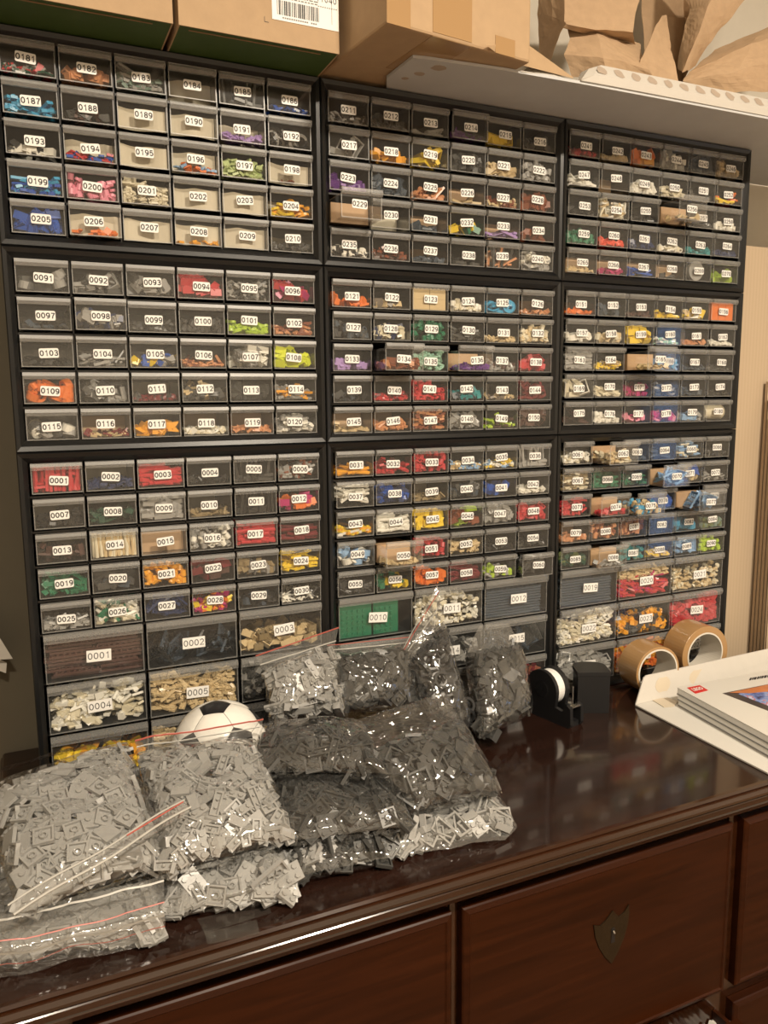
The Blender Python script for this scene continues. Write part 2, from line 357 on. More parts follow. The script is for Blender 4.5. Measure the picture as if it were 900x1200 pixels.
# ------------------------------------------------------------------ toy brick pieces
def ngon(n, r, z, cx=0, cy=0, ph=0): return [(cx+r*math.cos(2*math.pi*i/n+ph), cy+r*math.sin(2*math.pi*i/n+ph), z) for i in range(n)]
def piece_box(x, y, z): b = MB(); b.box(-x/2, x/2, -y/2, y/2, 0, z); return b
def studs(b, nx, ny, z, n=8, r=.0024, h=.0017, pitch=.008):
    for i in range(nx):
        for j in range(ny):
            cx, cy = (i-(nx-1)/2)*pitch, (j-(ny-1)/2)*pitch
            b.add(ngon(n, r, z, cx, cy)+ngon(n, r, z+h, cx, cy), [(k, (k+1) % n, n+(k+1) % n, n+k) for k in range(n)]+[tuple(range(n, 2*n))])
def piece_plate(nx, ny, h=.0034, top=True, n=8, sn=None):
    b = MB(); X, Y = nx*.004-.0001, ny*.004-.0001; t = .0016
    V = [(sx*X, sy*Y, z) for z in (0, h) for sx, sy in ((-1, -1), (1, -1), (1, 1), (-1, 1))]
    V += [(sx*(X-t), sy*(Y-t), z) for z in (0, h-.0010) for sx, sy in ((-1, -1), (1, -1), (1, 1), (-1, 1))]
    F = [(4, 5, 6, 7)]+[(i, (i+1) % 4, 4+(i+1) % 4, 4+i) for i in range(4)]+[(i, 8+i, 8+(i+1) % 4, (i+1) % 4) for i in range(4)]
    F += [(8+i, 12+i, 12+(i+1) % 4, 8+(i+1) % 4) for i in range(4)]+[(12, 15, 14, 13)]
    b.add(V, F)
    if nx > 1 and ny > 1: tubes = [((i-(nx-2)/2)*.008, (j-(ny-2)/2)*.008, .0032) for i in range(nx-1) for j in range(ny-1)]
    else: tubes = [((i-(nx-2)/2)*.008, 0, .0013) for i in range(nx-1)]
    for cx, cy, r in tubes:
        A = ngon(n, r, 0, cx, cy)+ngon(n, r, h-.001, cx, cy)
        F = [(k, n+k, n+(k+1) % n, (k+1) % n) for k in range(n)]
        if r > .002:
            A += ngon(n, r*.72, 0, cx, cy)+ngon(n, r*.72, h-.001, cx, cy)
            F += [(k, (k+1) % n, 2*n+(k+1) % n, 2*n+k) for k in range(n)]+[(2*n+k, 2*n+(k+1) % n, 3*n+(k+1) % n, 3*n+k) for k in range(n)]
        else: F += [tuple(range(n-1, -1, -1))]
        b.add(A, F)
    if top == 'one': studs(b, 1, 1, h, n)
    elif top: studs(b, nx, ny, h, n)
    return b
def piece_cyl(r, h, n=10, hole=0):
    b = MB(); 
    if not hole: b.add(ngon(n, r, 0)+ngon(n, r, h), [(k, (k+1) % n, n+(k+1) % n, n+k) for k in range(n)]+[tuple(range(n, 2*n)), tuple(range(n-1, -1, -1))])
    else:
        b.add(ngon(n, r, 0)+ngon(n, r, h)+ngon(n, hole, 0)+ngon(n, hole, h),
              [(k, (k+1) % n, n+(k+1) % n, n+k) for k in range(n)]+[(n+k, n+(k+1) % n, 3*n+(k+1) % n, 3*n+k) for k in range(n)] +
              [(2*n+k, 3*n+k, 3*n+(k+1) % n, 2*n+(k+1) % n) for k in range(n)]+[(k, 2*n+k, 2*n+(k+1) % n, (k+1) % n) for k in range(n)])
    return b
def piece_slope():
    b = MB(); b.add([(-.004, -.008, 0), (.004, -.008, 0), (.004, .008, 0), (-.004, .008, 0), (-.004, -.008, .002), (.004, -.008, .002), (.004, .001, .0096), (-.004, .001, .0096), (.004, .008, .0096), (-.004, .008, .0096)],
                   [(0, 3, 2, 1), (0, 1, 5, 4), (4, 5, 6, 7), (7, 6, 8, 9), (2, 3, 9, 8), (1, 2, 8, 6, 5), (3, 0, 4, 7, 9)])
    b.add(ngon(6, .0024, .0096, 0, .0045)+ngon(6, .0024, .0113, 0, .0045), [(k, (k+1) % 6, 6+(k+1) % 6, 6+k) for k in range(6)]+[tuple(range(6, 12))]); return b
def piece_frame(x, y, t, h):
    b = MB(); V = [(sx*(x-i), sy*(y-i), z) for z in (0, h) for i in (0, t) for sx, sy in ((-1, -1), (1, -1), (1, 1), (-1, 1))]
    F = []
    for i in range(4):
        j = (i+1) % 4; F += [(i, j, 8+j, 8+i), (8+i, 8+j, 12+j, 12+i), (4+i, 12+i, 12+j, 4+j), (i, 4+i, 4+j, j)]
    b.add(V, F); return b
def piece_tech(n_=3):
    b = MB(); b.box(-.004*n_, .004*n_, -.0039, .0039, 0, .0078)
    for i in range(n_-1):
        cx = (i-(n_-2)/2)*.008
        for s in (-1, 1): b.add([(x, s*.00395, z) for x, _, z in [(cx+.0025*math.cos(a*math.pi/4), 0, .0045+.0025*math.sin(a*math.pi/4)) for a in range(8)]], [tuple(range(8)) if s < 0 else tuple(range(7, -1, -1))])
    studs(b, n_, 1, .0078, 6); return b
def piece_jumble():
    b = MB(); b.box(-.004, .004, -.004, .004, 0, .0032); b.box(-.004, -.0025, -.004, .004, .0032, .009); studs(b, 1, 1, .0032, 6); return b
LIB = dict(
    plate12=piece_plate(2, 1, n=6), plate22=piece_plate(2, 2, top='one', n=8), plate22s=piece_plate(2, 2, n=6), plate23=piece_plate(3, 2, n=6), plate24=piece_plate(4, 2, n=6), plate13=piece_plate(3, 1, n=6), plate14=piece_plate(4, 1, n=6),
    brick12=piece_plate(2, 1, .0096, n=6), brick22=piece_plate(2, 2, .0096, n=6), brick24=piece_plate(4, 2, .0096, n=6), brick14=piece_plate(4, 1, .0096, n=6), tile12=piece_box(.016, .008, .0032), tile22=piece_box(.016, .016, .0032), tile14=piece_box(.032, .008, .0032), tile11=piece_box(.008, .008, .0032),
    rod=piece_cyl(.0026, .036, 7), barr=piece_box(.004, .004, .034), slope=piece_slope(), round=piece_cyl(.004, .0075, 9, .0022), dot=piece_cyl(.004, .0032, 9), ring=piece_cyl(.0105, .004, 14, .0075), wheel=piece_cyl(.0085, .009, 14, .0048), disc=piece_cyl(.008, .0032, 12),
    frame=piece_frame(.008, .012, .002, .006), bigframe=piece_frame(.018, .014, .0025, .008), tech=piece_tech(3), tech2=piece_tech(2), jumble=piece_jumble(), cube=piece_box(.0078, .0078, .0078), chip=piece_box(.011, .007, .0022),
    panel=piece_plate(4, 4, .0032, n=6), longplate=piece_plate(8, 2, .0032, n=6), bigbrick=piece_plate(4, 2, .0192, n=6), sliver=piece_box(.020, .0035, .002))
# 12-face plain versions are enough where the photograph blurs the studs
KINDS = {
 'plates': ['plate12', 'plate22s', 'plate13', 'tile12'], 'plates12': ['plate12', 'plate13'], 'square': ['plate22', 'plate22', 'tile22'], 'bricks': ['brick12', 'brick22', 'brick12'], 'big': ['brick24', 'brick22'], 'huge': ['bigbrick'],
 'rods': ['rod'], 'bars': ['barr', 'barr', 'tile14'], 'slopes': ['slope'], 'rounds': ['round', 'dot', 'round'], 'dots': ['dot', 'round'], 'rings': ['ring'], 'wheels': ['wheel', 'wheel', 'round'], 'discs': ['disc', 'dot'],
 'frames': ['frame', 'tile12'], 'bigframe': ['bigframe'], 'tech': ['tech', 'tech2', 'tech'], 'mixed': ['jumble', 'brick12', 'plate12', 'tech2', 'slope'], 'cubes': ['cube'], 'chips': ['chip', 'tile11'], 'long': ['plate14', 'tile14', 'plate14'], 'panels': ['panel'], 'longplates': ['longplate'], 'slivers': ['sliver', 'chip'], 'small': ['tile11', 'dot', 'jumble']}
LIBN = {k: (np.array(b.v), b.f) for k, b in LIB.items()}
VOL = {k: float(np.prod(V.max(0)-V.min(0))) for k, (V, F) in LIBN.items()}

def rand_rot(tilt, rng, mode='flat'):
    a = rng.uniform(0, 2*math.pi)
    if mode == 'upright': R = Matrix.Rotation(rng.normal(0, .10), 3, 'Y') @ Matrix.Rotation(rng.normal(0, .1), 3, 'X') @ Matrix.Rotation(a, 3, 'Z')
    elif mode == 'lie': R = Matrix.Rotation(rng.normal(0, .35), 3, 'Z') @ Matrix.Rotation(rng.normal(0, .15), 3, 'Y') @ Matrix.Rotation(math.pi/2, 3, 'Y')
    else:
        ax = Vector((math.cos(a), math.sin(a), 0)); R = Matrix.Rotation(abs(rng.normal(0, tilt)), 3, ax) @ Matrix.Rotation(rng.uniform(0, 6.28), 3, 'Z')
        if rng.random() < .4: R = R @ Matrix.Rotation(math.pi, 3, 'X')
    return np.array(R)
def pile(x0, x1, y0, y1, z0, h, fill, kind, cols, rng, mode='flat', tilt=.55, seed=0, dens=.55, cap=170, scl=.9):
    """loose heap of pieces inside a tray; returns an MB with one material slot per colour"""
    b = MB(); ks = KINDS[kind]; vol = (x1-x0)*(y1-y0)*h*fill
    mv = np.mean([VOL[k] for k in ks]); n = max(3, min(cap, int(vol*dens/mv)))
    ph = rng.uniform(0, 6.28)
    for i in range(n):
        k = ks[rng.integers(len(ks))]; V, F = LIBN[k]; R = rand_rot(tilt, rng, mode); P = (V*scl) @ R.T
        P = P-(P.max(0)+P.min(0))/2; e = (P.max(0)-P.min(0))/2
        sc_ = min(1, (x1-x0)*.48/max(e[0], 1e-6), (y1-y0)*.48/e[1], h*.49/e[2])
        if sc_ < 1: P = P*sc_; e = e*sc_
        u = rng.random(3); x = x0+(x1-x0)*u[0]; y = y0+(y1-y0)*u[1]**1.7
        hh = h*fill*(.95+.22*math.sin(ph+(x-x0)/(x1-x0)*4.2))
        z = z0+hh*u[2]
        c = np.array([min(max(x, x0+e[0]), x1-e[0]), min(max(y, y0+e[1]), y1-e[1]), min(max(z, z0+e[2]), max(z0+e[2], z0+h-e[2]))])
        b.add((P+c).tolist(), F, int(rng.integers(len(cols))))
    return b

# ------------------------------------------------------------------ drawer cabinets
W, OFF, H30, TT, PIT, LH, QB, QO = .375, .0108, .2272, .0125, .0414, .0358, .064, -.0033
HB = .4173
PX = (W-2*OFF)/6
def drawer_mesh(w_, h_, dep, name):
    b = MB(); x = w_/2; t = .0012
    # tray: front pane, sides, back, bottom (each with thickness)
    b.box(-x, x, 0, t, 0, h_, 0); b.box(-x+.0004, -x+t, t, dep, .0005, h_-.007, 0); b.box(x-t, x-.0004, t, dep, .0005, h_-.007, 0)
    b.box(-x+t, x-t, dep-t, dep, .0005, h_-.009, 0); b.box(-x+t, x-t, t, dep-t, .0003, t, 0)
    # frosted lip across the top, thicker edges round the pane
    lh = .0080 if h_ < .05 else .0110
    b.prism([(-x, 0, h_), (-x, -.0045, h_-.0006), (-x, -.0055, h_-lh*.55), (-x, -.0035, h_-lh), (-x, 0, h_-lh)], (2*x, 0, 0), 1)
    b.box(-x, -x+.0011, -.0009, 0, 0, h_-lh, 1); b.box(x-.0011, x, -.0009, 0, 0, h_-lh, 1); b.box(-x+.0011, x-.0011, -.0009, 0, 0, .0011, 1)
    me = bpy.data.meshes.new(name); me.from_pydata(b.v, [], b.f); me.materials.append(M['clear_drawer_plastic']); me.materials.append(M['frosted_drawer_lip'])
    me.polygons.foreach_set('material_index', b.m); return me
DEP = .138
SW, SH_, BW, BH = PX-.0034, LH, 2*PX-.0045, .0605
me_small = drawer_mesh(SW, SH_, DEP, 'drawer'); me_big = drawer_mesh(BW, BH, DEP, 'drawer')

def frame_mesh(h, rows, big):
    """black case: hollow shell, coved front rim, shelves and dividers"""
    b = MB(); t = .003; d = .152
    b.box(0, t, .002, d, 0, h); b.box(W-t, W, .002, d, 0, h); b.box(t, W-t, .002, d, 0, t); b.box(t, W-t, .002, d, h-t, h); b.box(t, W-t, d-t, d, t, h-t)
    bot = .0130; top = TT-.0006
    rg = [(0, 0, .003), (.0, .0, -.0045), (.0012, .0012, -.006), (.5, .5, -.0045), (.8, .8, -.001), (1, 1, .0008), (1, 1, .006)]
    P = []
    for k, _, y in rg:
        f = k if k > .01 else None
        if f is None: ix = it = ib = k
        else: ix, it, ib = OFF*f, top*f, bot*f
        P += [(ix, y, ib), (W-ix, y, ib), (W-ix, y, h-it), (ix, y, h-it)]
    F = []
    for k in range(len(rg)-1): F += [(4*k+i, 4*k+(i+1) % 4, 4*k+4+(i+1) % 4, 4*k+4+i) for i in range(4)]
    b.add(P, F)
    for i in range(1, rows+(1 if big else 0)):
        z = h-TT-i*PIT; b.box(t, W-t, .003, d-t, z+.0006, z+.0030)
    zlow = h-TT-rows*PIT+.002 if big else bot-.002
    for c in range(1, 6): b.box(OFF+c*PX-.0008, OFF+c*PX+.0008, .003, d-t, zlow, h-top)
    if big:
        z0 = h-TT-5*PIT-QO
        for c in (1, 2): b.box(OFF+2*c*PX-.0012, OFF+2*c*PX+.0012, .002, d-t, bot-.002, zlow)
        for i in (1, 2): b.box(t, W-t, .003, d-t, z0-i*QB+.0010, z0-i*QB+.0028)
    return b

SPEC = {}
def S(first, big, lines):
    for i, l in enumerate(lines): SPEC[(first+i, big)] = l
# each line: colours | kind | fill | words | options (p=pull mm, i=kraft insert depth mm, c=beige card depth mm, m=mode)
S(181, 0, """darkgreen,red,lightgrey|chips|.28|small dark green and red pieces|c60
nougat|bricks|.42|nougat orange bricks|
sand,lightgrey|long|.7|sand green and grey sticks|
beigex|||folded beige card|c18
black,darkgrey|bars|.15|a few thin dark rods|ml
navy,blue|chips|.15|a few dark blue pieces|c45
azure|long|.55|azure blue plates|
brown,darkgrey|mixed|.35|brown and dark grey parts|c70
beigex|||pale beige card|c6
beigex|||pale beige card|c5
lavender|chips|.3|lilac pieces beside pale card|c25
lightgrey,black|rings|.55|grey and black rings|
white,black|slopes|.35|white and black slopes|
blue,red|chips|.28|blue and red bits before beige card|c14
beigex|||plain beige card|c4
orange,skyblue|chips|.25|a few orange and blue bits before pale card|c8
palegreen|chips|.65|pale green chips|c30
rust|long|.16|thin brown strips under beige card|c10
azure,blue|long|.62|bright blue long plates|
pink|rounds|.85|pink round bricks|
cream|chips|.8|cream chips in a clear sleeve|c12
cream|||cream card|c4
cream|||cream card sleeve|c5
gold,yellow|discs|.5|yellow and orange discs|c30
blue|bricks|.75|dark blue bricks|
orange|chips|.22|a few orange bits before cream card|c9 p12
cream|||cream card|c4
gold|chips|.12|a few yellow bits before cream card|c6
cream|||pale card|c5
darkgrey|dots|.35|dark grey round studs|c40""".split('\n'))
S(211, 0, """lightgrey,darkgrey|chips|.38|light grey chips|
darkgrey|mixed|.5|dark grey parts|
lightgrey|long|.16|a few light grey plates|
purple,darkgrey|chips|.3|purple and grey chips|p6
yellow|big|.5|yellow bricks|
darkgrey|bricks|.55|dark grey bricks|
lightgrey|bigframe|.6|light grey square frames|
gold|slopes|.45|golden orange slopes|
yellow|bigframe|.7|pale yellow window frames|
darkgrey|tech|.65|dark grey beams|
tan|mixed|.55|tan brackets|
lightgrey|rounds|.75|light grey round bricks|
lavender,purple|mixed|.5|purple parts|
slate|slopes|.75|slate grey slopes|
nougat|plates|.32|nougat plates|c60
tan|long|.14|a few tan plates|i30
tan,rust|small|.38|tan and brown bits|
rust|bricks|.72|reddish brown bricks|
|||nothing but a kraft insert|i40 p40
lightgrey|||grey card|c35
slate|mixed|.25|slate parts|i30
green,yellow|big|.55|green and yellow bricks|
lavender|long|.22|lavender plates|i35
rust|slopes|.4|rust brown slopes|
black,white|dots|.4|black pieces with white dots|
rust,brown|small|.45|dark brown bits|
slate|chips|.15|a few slate chips|i45
darkgrey|rings|.4|dark grey rings|
darkgrey,nougat|bars|.2|thin dark rods|i30
lightgrey,white|plates12|.85|light grey plates|""".split('\n'))
S(241, 0, """darkred,red|dots|.32|dark red dots|
tan|chips|.18|a few tan chips|
orange,gold|bricks|.72|orange bricks|
white,lightgrey|mixed|.85|white and grey parts|
slate|panels|.9|slate blue panels|
darktan,tan|mixed|.7|dark tan parts|
white|long|.32|white long plates|
greybrown|||brown card|i42
white|cubes|.5|white cubes|
cream|plates|.42|cream plates|
black,darkgrey|mixed|.25|black parts|
orange,red,yellow|long|.3|orange and red strips|
black|mixed|.35|black parts with glints|
cream,tan,white|square|.88|cream square plates|
black,darkgrey|chips|.1|almost nothing, a few black chips|
tan|chips|.05|nothing but a kraft insert|i40 p40
darkgrey|chips|.2|dark grey chips|
white|rounds|.35|white round pieces|
green|rounds|.6|green clear round pieces|
coral|small|.32|coral red bits|
navy|slopes|.6|blue black slopes|
white,cream|dots|.28|white beads|
teal|chips|.32|teal chips with a white card scrap|
navy|chips|.2|navy chips|
tan|chips|.1|a few chips before kraft card|i26
magenta|small|.22|magenta red bits|i26
blue|tile|.2|flat blue plates|i26
darkgrey|chips|.05|kraft card only|i26
lightgrey|disc|.9|one large light grey disc|
lime|big|.42|lime green bricks|""".split('\n'))
S(91, 0, """lightgrey,darkgrey|wheels|.6|grey wheels|
lightgrey,darkgrey|frames|.5|light grey frames|
darkgrey,lightgrey|bricks|.72|grey bricks|
red|big|.8|red bricks|
lightgrey,darkgrey|plates|.75|dull grey plates|
red,magenta|big|.72|crimson bricks|
slate,black|chips|.12|a few black chips|
navy,lightgrey|tech|.6|navy and grey beams|p16
darkgrey|small|.4|small dark grey bits|
darkgrey|rounds|.55|dark grey round bricks|
lime|discs|.5|lime green discs|
nougat,rust|discs|.5|nougat brown discs|
black|chips|.25|black chips|
darkgrey,lightgrey|slivers|.4|thin clear grey slivers|
blue,yellow,lightgrey|mixed|.42|blue and yellow parts|
rust,nougat|slivers|.28|thin rust brown slivers|
white,lightgrey|big|.82|white two by two bricks|
neon|bricks|.75|yellow green bricks|
orange|wheels|.85|orange wheels|
darkgrey,lightgrey|frames|.5|grey hollow parts|
darkgrey,darkred|rounds|.25|a dark red knob among grey|c60
darkgrey,tan|frames|.5|dark grey frames|
darkgrey|tech|.5|dark grey beams|
lightgrey,gold|long|.5|grey and yellow plates|
lightgrey,white,darkgrey|wheels|.5|white and grey wheels|
tan,darkred|chips|.16|a few tan and dark red chips|i40
gold|slopes|.52|golden slopes|
white,cream|chips|.2|a few white chips|i60
nougat|chips|.18|a few nougat chips|i50
white,lightgrey|long|.6|white long plates|""".split('\n'))
S(121, 0, """orange|mixed|.42|orange parts|
tan,greybrown|mixed|.3|tan parts|
tan|huge|.85|big tan bricks|
white,cream|rounds|.42|white round bricks|
azure|rings|.6|azure blue rings|
nougat|chips|.1|kraft card at the back|i48
slate,darkgrey|rounds|.62|slate round bricks|
navy,cream|mixed|.6|navy and cream parts|
green|rounds|.82|green round bricks|
darkgrey|long|.62|dark grey strips|
tan|chips|.2|a few tan chips|
tan,cream|rounds|.72|tan round bricks|
lavender|mixed|.4|lavender parts|
nougat,rust|slopes|.52|nougat brown slopes|p38
mint|plates12|.9|mint green plates|
purple|chips|.2|kraft insert and purple chips|i38 p24
lightgrey,brown|rounds|.5|grey and brown round parts|
red|bricks|.6|bright red bricks|
black,slate|mixed|.3|black parts|
darkred,red|small|.35|dark red bits|
red|rounds|.85|red round bricks|
teal,slate|mixed|.45|dark teal parts|
tan,greybrown|chips|.15|a few tan chips|c70
darkred|rings|.85|dark red rings|
tan|long|.14|a few tan plates|i36
nougat|plates|.32|nougat plates|i60
nougat,rust|long|.92|stacked nougat brown plates|
lightgrey|slopes|.6|light grey slopes|
lime,brown|long|.4|lime and brown strips|
brown|bricks|.9|dark brown bricks|""".split('\n'))
S(151, 0, """orange|chips|.1|a few orange chips|i60
slate|tech|.3|slate blue beams|
brown|chips|.15|dark brown chips|
yellow|long|.16|a few yellow plates|
yellow,tan,white|bricks|.45|yellow and white bricks|
orange|huge|.95|big orange bricks|
white|wheels|.5|white wheels|
tan,cream|bricks|.5|tan bricks|
yellow|bricks|.92|yellow bricks|
mint,white|long|.3|pale aqua plates|
nougat|chips|.2|a few nougat chips|i50
white|chips|.22|a few white chips|
lightgrey|rods|.85|light grey tubes|ml
tan,yellow|chips|.38|tan and yellow chips|
tan|chips|.08|nothing but a kraft insert|i46 p48
azure,skyblue|plates|.6|azure plates|
slate|chips|.12|a few slate chips|
darkgrey|chips|.15|a few dark grey chips|
white,cream|bigframe|.9|cream window frames|
cream|long|.42|cream long plates|
magenta,darkred|mixed|.65|dark pink parts|
slate,lightgrey|rings|.5|blue grey rings|
slate|mixed|.3|blue grey parts|
black|chips|.15|a few black chips|
brown|longplates|.3|dark brown long plates|
white|rounds|.45|white round pieces|
magenta,pink|slopes|.32|hot pink slopes|
magenta,pink|mixed|.42|pink parts|
skyblue,lightgrey|mixed|.4|pale blue parts|
cream|spool|.9|one cream spool|""".split('\n'))
S(1, 0, """red|bars|.92|red upright bars|mu
navy|chips|.35|dark blue clear chips|c60
red|rods|.85|red tubes|ml
black|chips|.2|black chips|
black,darkgrey|bars|.3|thin black rods|ml
lightgrey,rust|small|.72|grey and brown bits|
black|slopes|.5|black slopes|c80
darkgreen|mixed|.5|dark green parts|
lightgrey|frames|.9|light grey clip parts|
darktan|chips|.1|almost nothing, dark tan chips|c90
black|bars|.35|black rods|ml
magenta,orange|bricks|.6|magenta and orange bricks|
brown,black|mixed|.5|dark brown parts|c70
tan,cream|rods|.92|tan sticks|mv
tan|||tan card lining|i16
white,lightgrey|rounds|.92|white and grey studs|
red|rods|.82|red tubes in a criss cross|ml
darkred|rods|.6|dark red tubes|ml
green|frames|.88|green frames|
darkgrey,slate|big|.85|dark grey bricks|
gold|dots|.82|golden small studs|
brown,darkred|big|.85|dark brown and red bricks|
darktan,lightgrey|mixed|.55|tan and grey parts|
yellow|longplates|.9|yellow long plates|
lightgrey|chips|.3|a few clear grey chips|
white,cream,green|plates|.92|white plates with a little green|
navy|panels|.8|navy blue panels|
magenta,orange,yellow|small|.62|magenta orange and yellow bits|
black,slate|mixed|.3|black parts|
black,white|slivers|.25|black slivers with white bits|""".split('\n'))
S(31, 0, """gold|rods|.22|a few golden tubes|ml
red|long|.35|red strips|
red|rounds|.9|crimson round bricks|
skyblue,tan|chips|.32|blue and tan chips|
white,yellow,skyblue|chips|.3|white and yellow chips|
lightgrey|bars|.4|thin clear grey rods|ml
white|longplates|.95|white grille plates|
blue,navy|mixed|.8|dark blue parts|
darktan|chips|.12|a few dark tan chips|c60
darkgrey,slate|bricks|.6|dark grey bricks|
blue,navy|bricks|.5|dark blue bricks|
white|chips|.25|white chips|c70
yellow,gold,white|long|.32|yellow plates|
white|rods|.8|white sticks|ml
yellow|bricks|.98|bright yellow bricks|
lime,rust|big|.8|lime green and brown bricks|
lightgrey|tech|.9|light grey beams|
red|mixed|.85|bright red parts|
skyblue,white|wheels|.65|pale blue and white wheels|
tan|chips|.08|nothing but a kraft insert|i34 p33
red|rounds|.92|red ring bricks|
tan|plates|.6|tan plates|
black|chips|.15|a few black chips|
black,darkgrey|chips|.2|dark chips|
darkgrey|slivers|.5|dark clear slivers|
green,yellow|bricks|.45|green and yellow bricks|
orange|slopes|.8|clear orange slopes|
darkred|rods|.85|dark red tubes|ml
lime,lightgrey|rounds|.42|lime and grey round parts|
darkgrey|panels|.8|dark grey panels|p14""".split('\n'))
S(61, 0, """cream,white|rounds|.42|cream round bricks|
cream,tan|long|.5|cream plates before kraft insert|i50 p38
slate|chips|.15|a few slate chips|
slate|panels|.5|slate blue panels|
cream,skyblue|longplates|.85|cream and pale blue long plates|
black,darkgrey|chips|.25|dark chips|
darktan,cream|long|.9|dark tan plates|
green|plates|.92|green plates|
green,darkgreen|chips|.55|darker green chips|
skyblue|panels|.7|pale blue panels behind kraft insert|i32 p30
tan,blue|mixed|.8|tan and blue parts|
darkgrey,lightgrey|slivers|.4|dark grey slivers|
red|square|.88|red square plates|
red|chips|.25|red chips before a kraft insert|i26 p22
azure,tan|rounds|.5|azure and tan round parts|p38
blue,skyblue|big|.65|blue bricks|
skyblue|panels|.6|light blue panels before kraft insert|i52 p50
black|chips|.2|black chips|
nougat|rounds|.25|nougat rounds before kraft card|i40
nougat,rust|rounds|.92|nougat brown round bricks|
rust,nougat|bricks|.9|reddish brown bricks|
slate,black|panels|.5|dark slate panels|
azure|wheels|.5|azure blue wheels|
sand,olive|rounds|.5|grey green round parts|
olive,darkgreen|mixed|.6|olive green parts|
lightgrey|chips|.1|a kraft insert behind clear pane|i22 p20
sand,teal|rounds|.85|grey teal round bricks|
tan,yellow|chips|.25|tan and yellow chips|i60
skyblue|panels|.85|pale blue panels|
lime|rounds|.82|lime green round bricks|""".split('\n'))
S(1, 1, """brown|longplates|.85|stacked dark brown long plates|
slate,black|panels|.2|a dark clear sheet|
tan,darktan|big|.5|tan boxes|
cream,white|chunks|.82|white slopes|
tan|plates13|.88|tan plates|
lightgrey,darkgrey|tech|.82|grey beams|
gold,yellow|slopes|.5|golden slopes|
tan|plates|.7|tan plates|
darkgrey|mixed|.6|dark grey parts|""".split('\n'))
S(10, 1, """green|baseplates|.8|green base plates|
cream,white|small|.75|cream and white bits|
slate|baseplates|.85|slate grey plates|
darkgrey|mixed|.6|dark grey parts|
lightgrey,darkgrey|slopes|.6|grey slopes|
darkgrey,slate|panels|.3|dark panels|
tan|plates|.5|tan plates|
darkgrey|mixed|.5|dark parts|
rust,darkred|mixed|.6|rust brown parts|""".split('\n'))
S(19, 1, """slate|baseplates|.85|slate blue plates|
red,magenta,tan|plates|.85|crimson plates under tan ones|
cream,tan|small|.72|cream and tan bits|
white,cream|plates|.82|white plates|
darkgrey,gold|tech|.5|dark grey beams and orange plates|
red|wheels|.75|red wheels and domes|
lightgrey|frames|.7|clear grey parts|
gold,orange|slopes|.7|golden orange slopes|
lightgrey|slopes|.6|grey slopes|""".split('\n'))
KINDS['chunks'] = ['tile12', 'plate12', 'slope', 'tile12']; KINDS['plates13'] = ['plate13', 'plate14']; KINDS['tile'] = ['tile14', 'tile22']

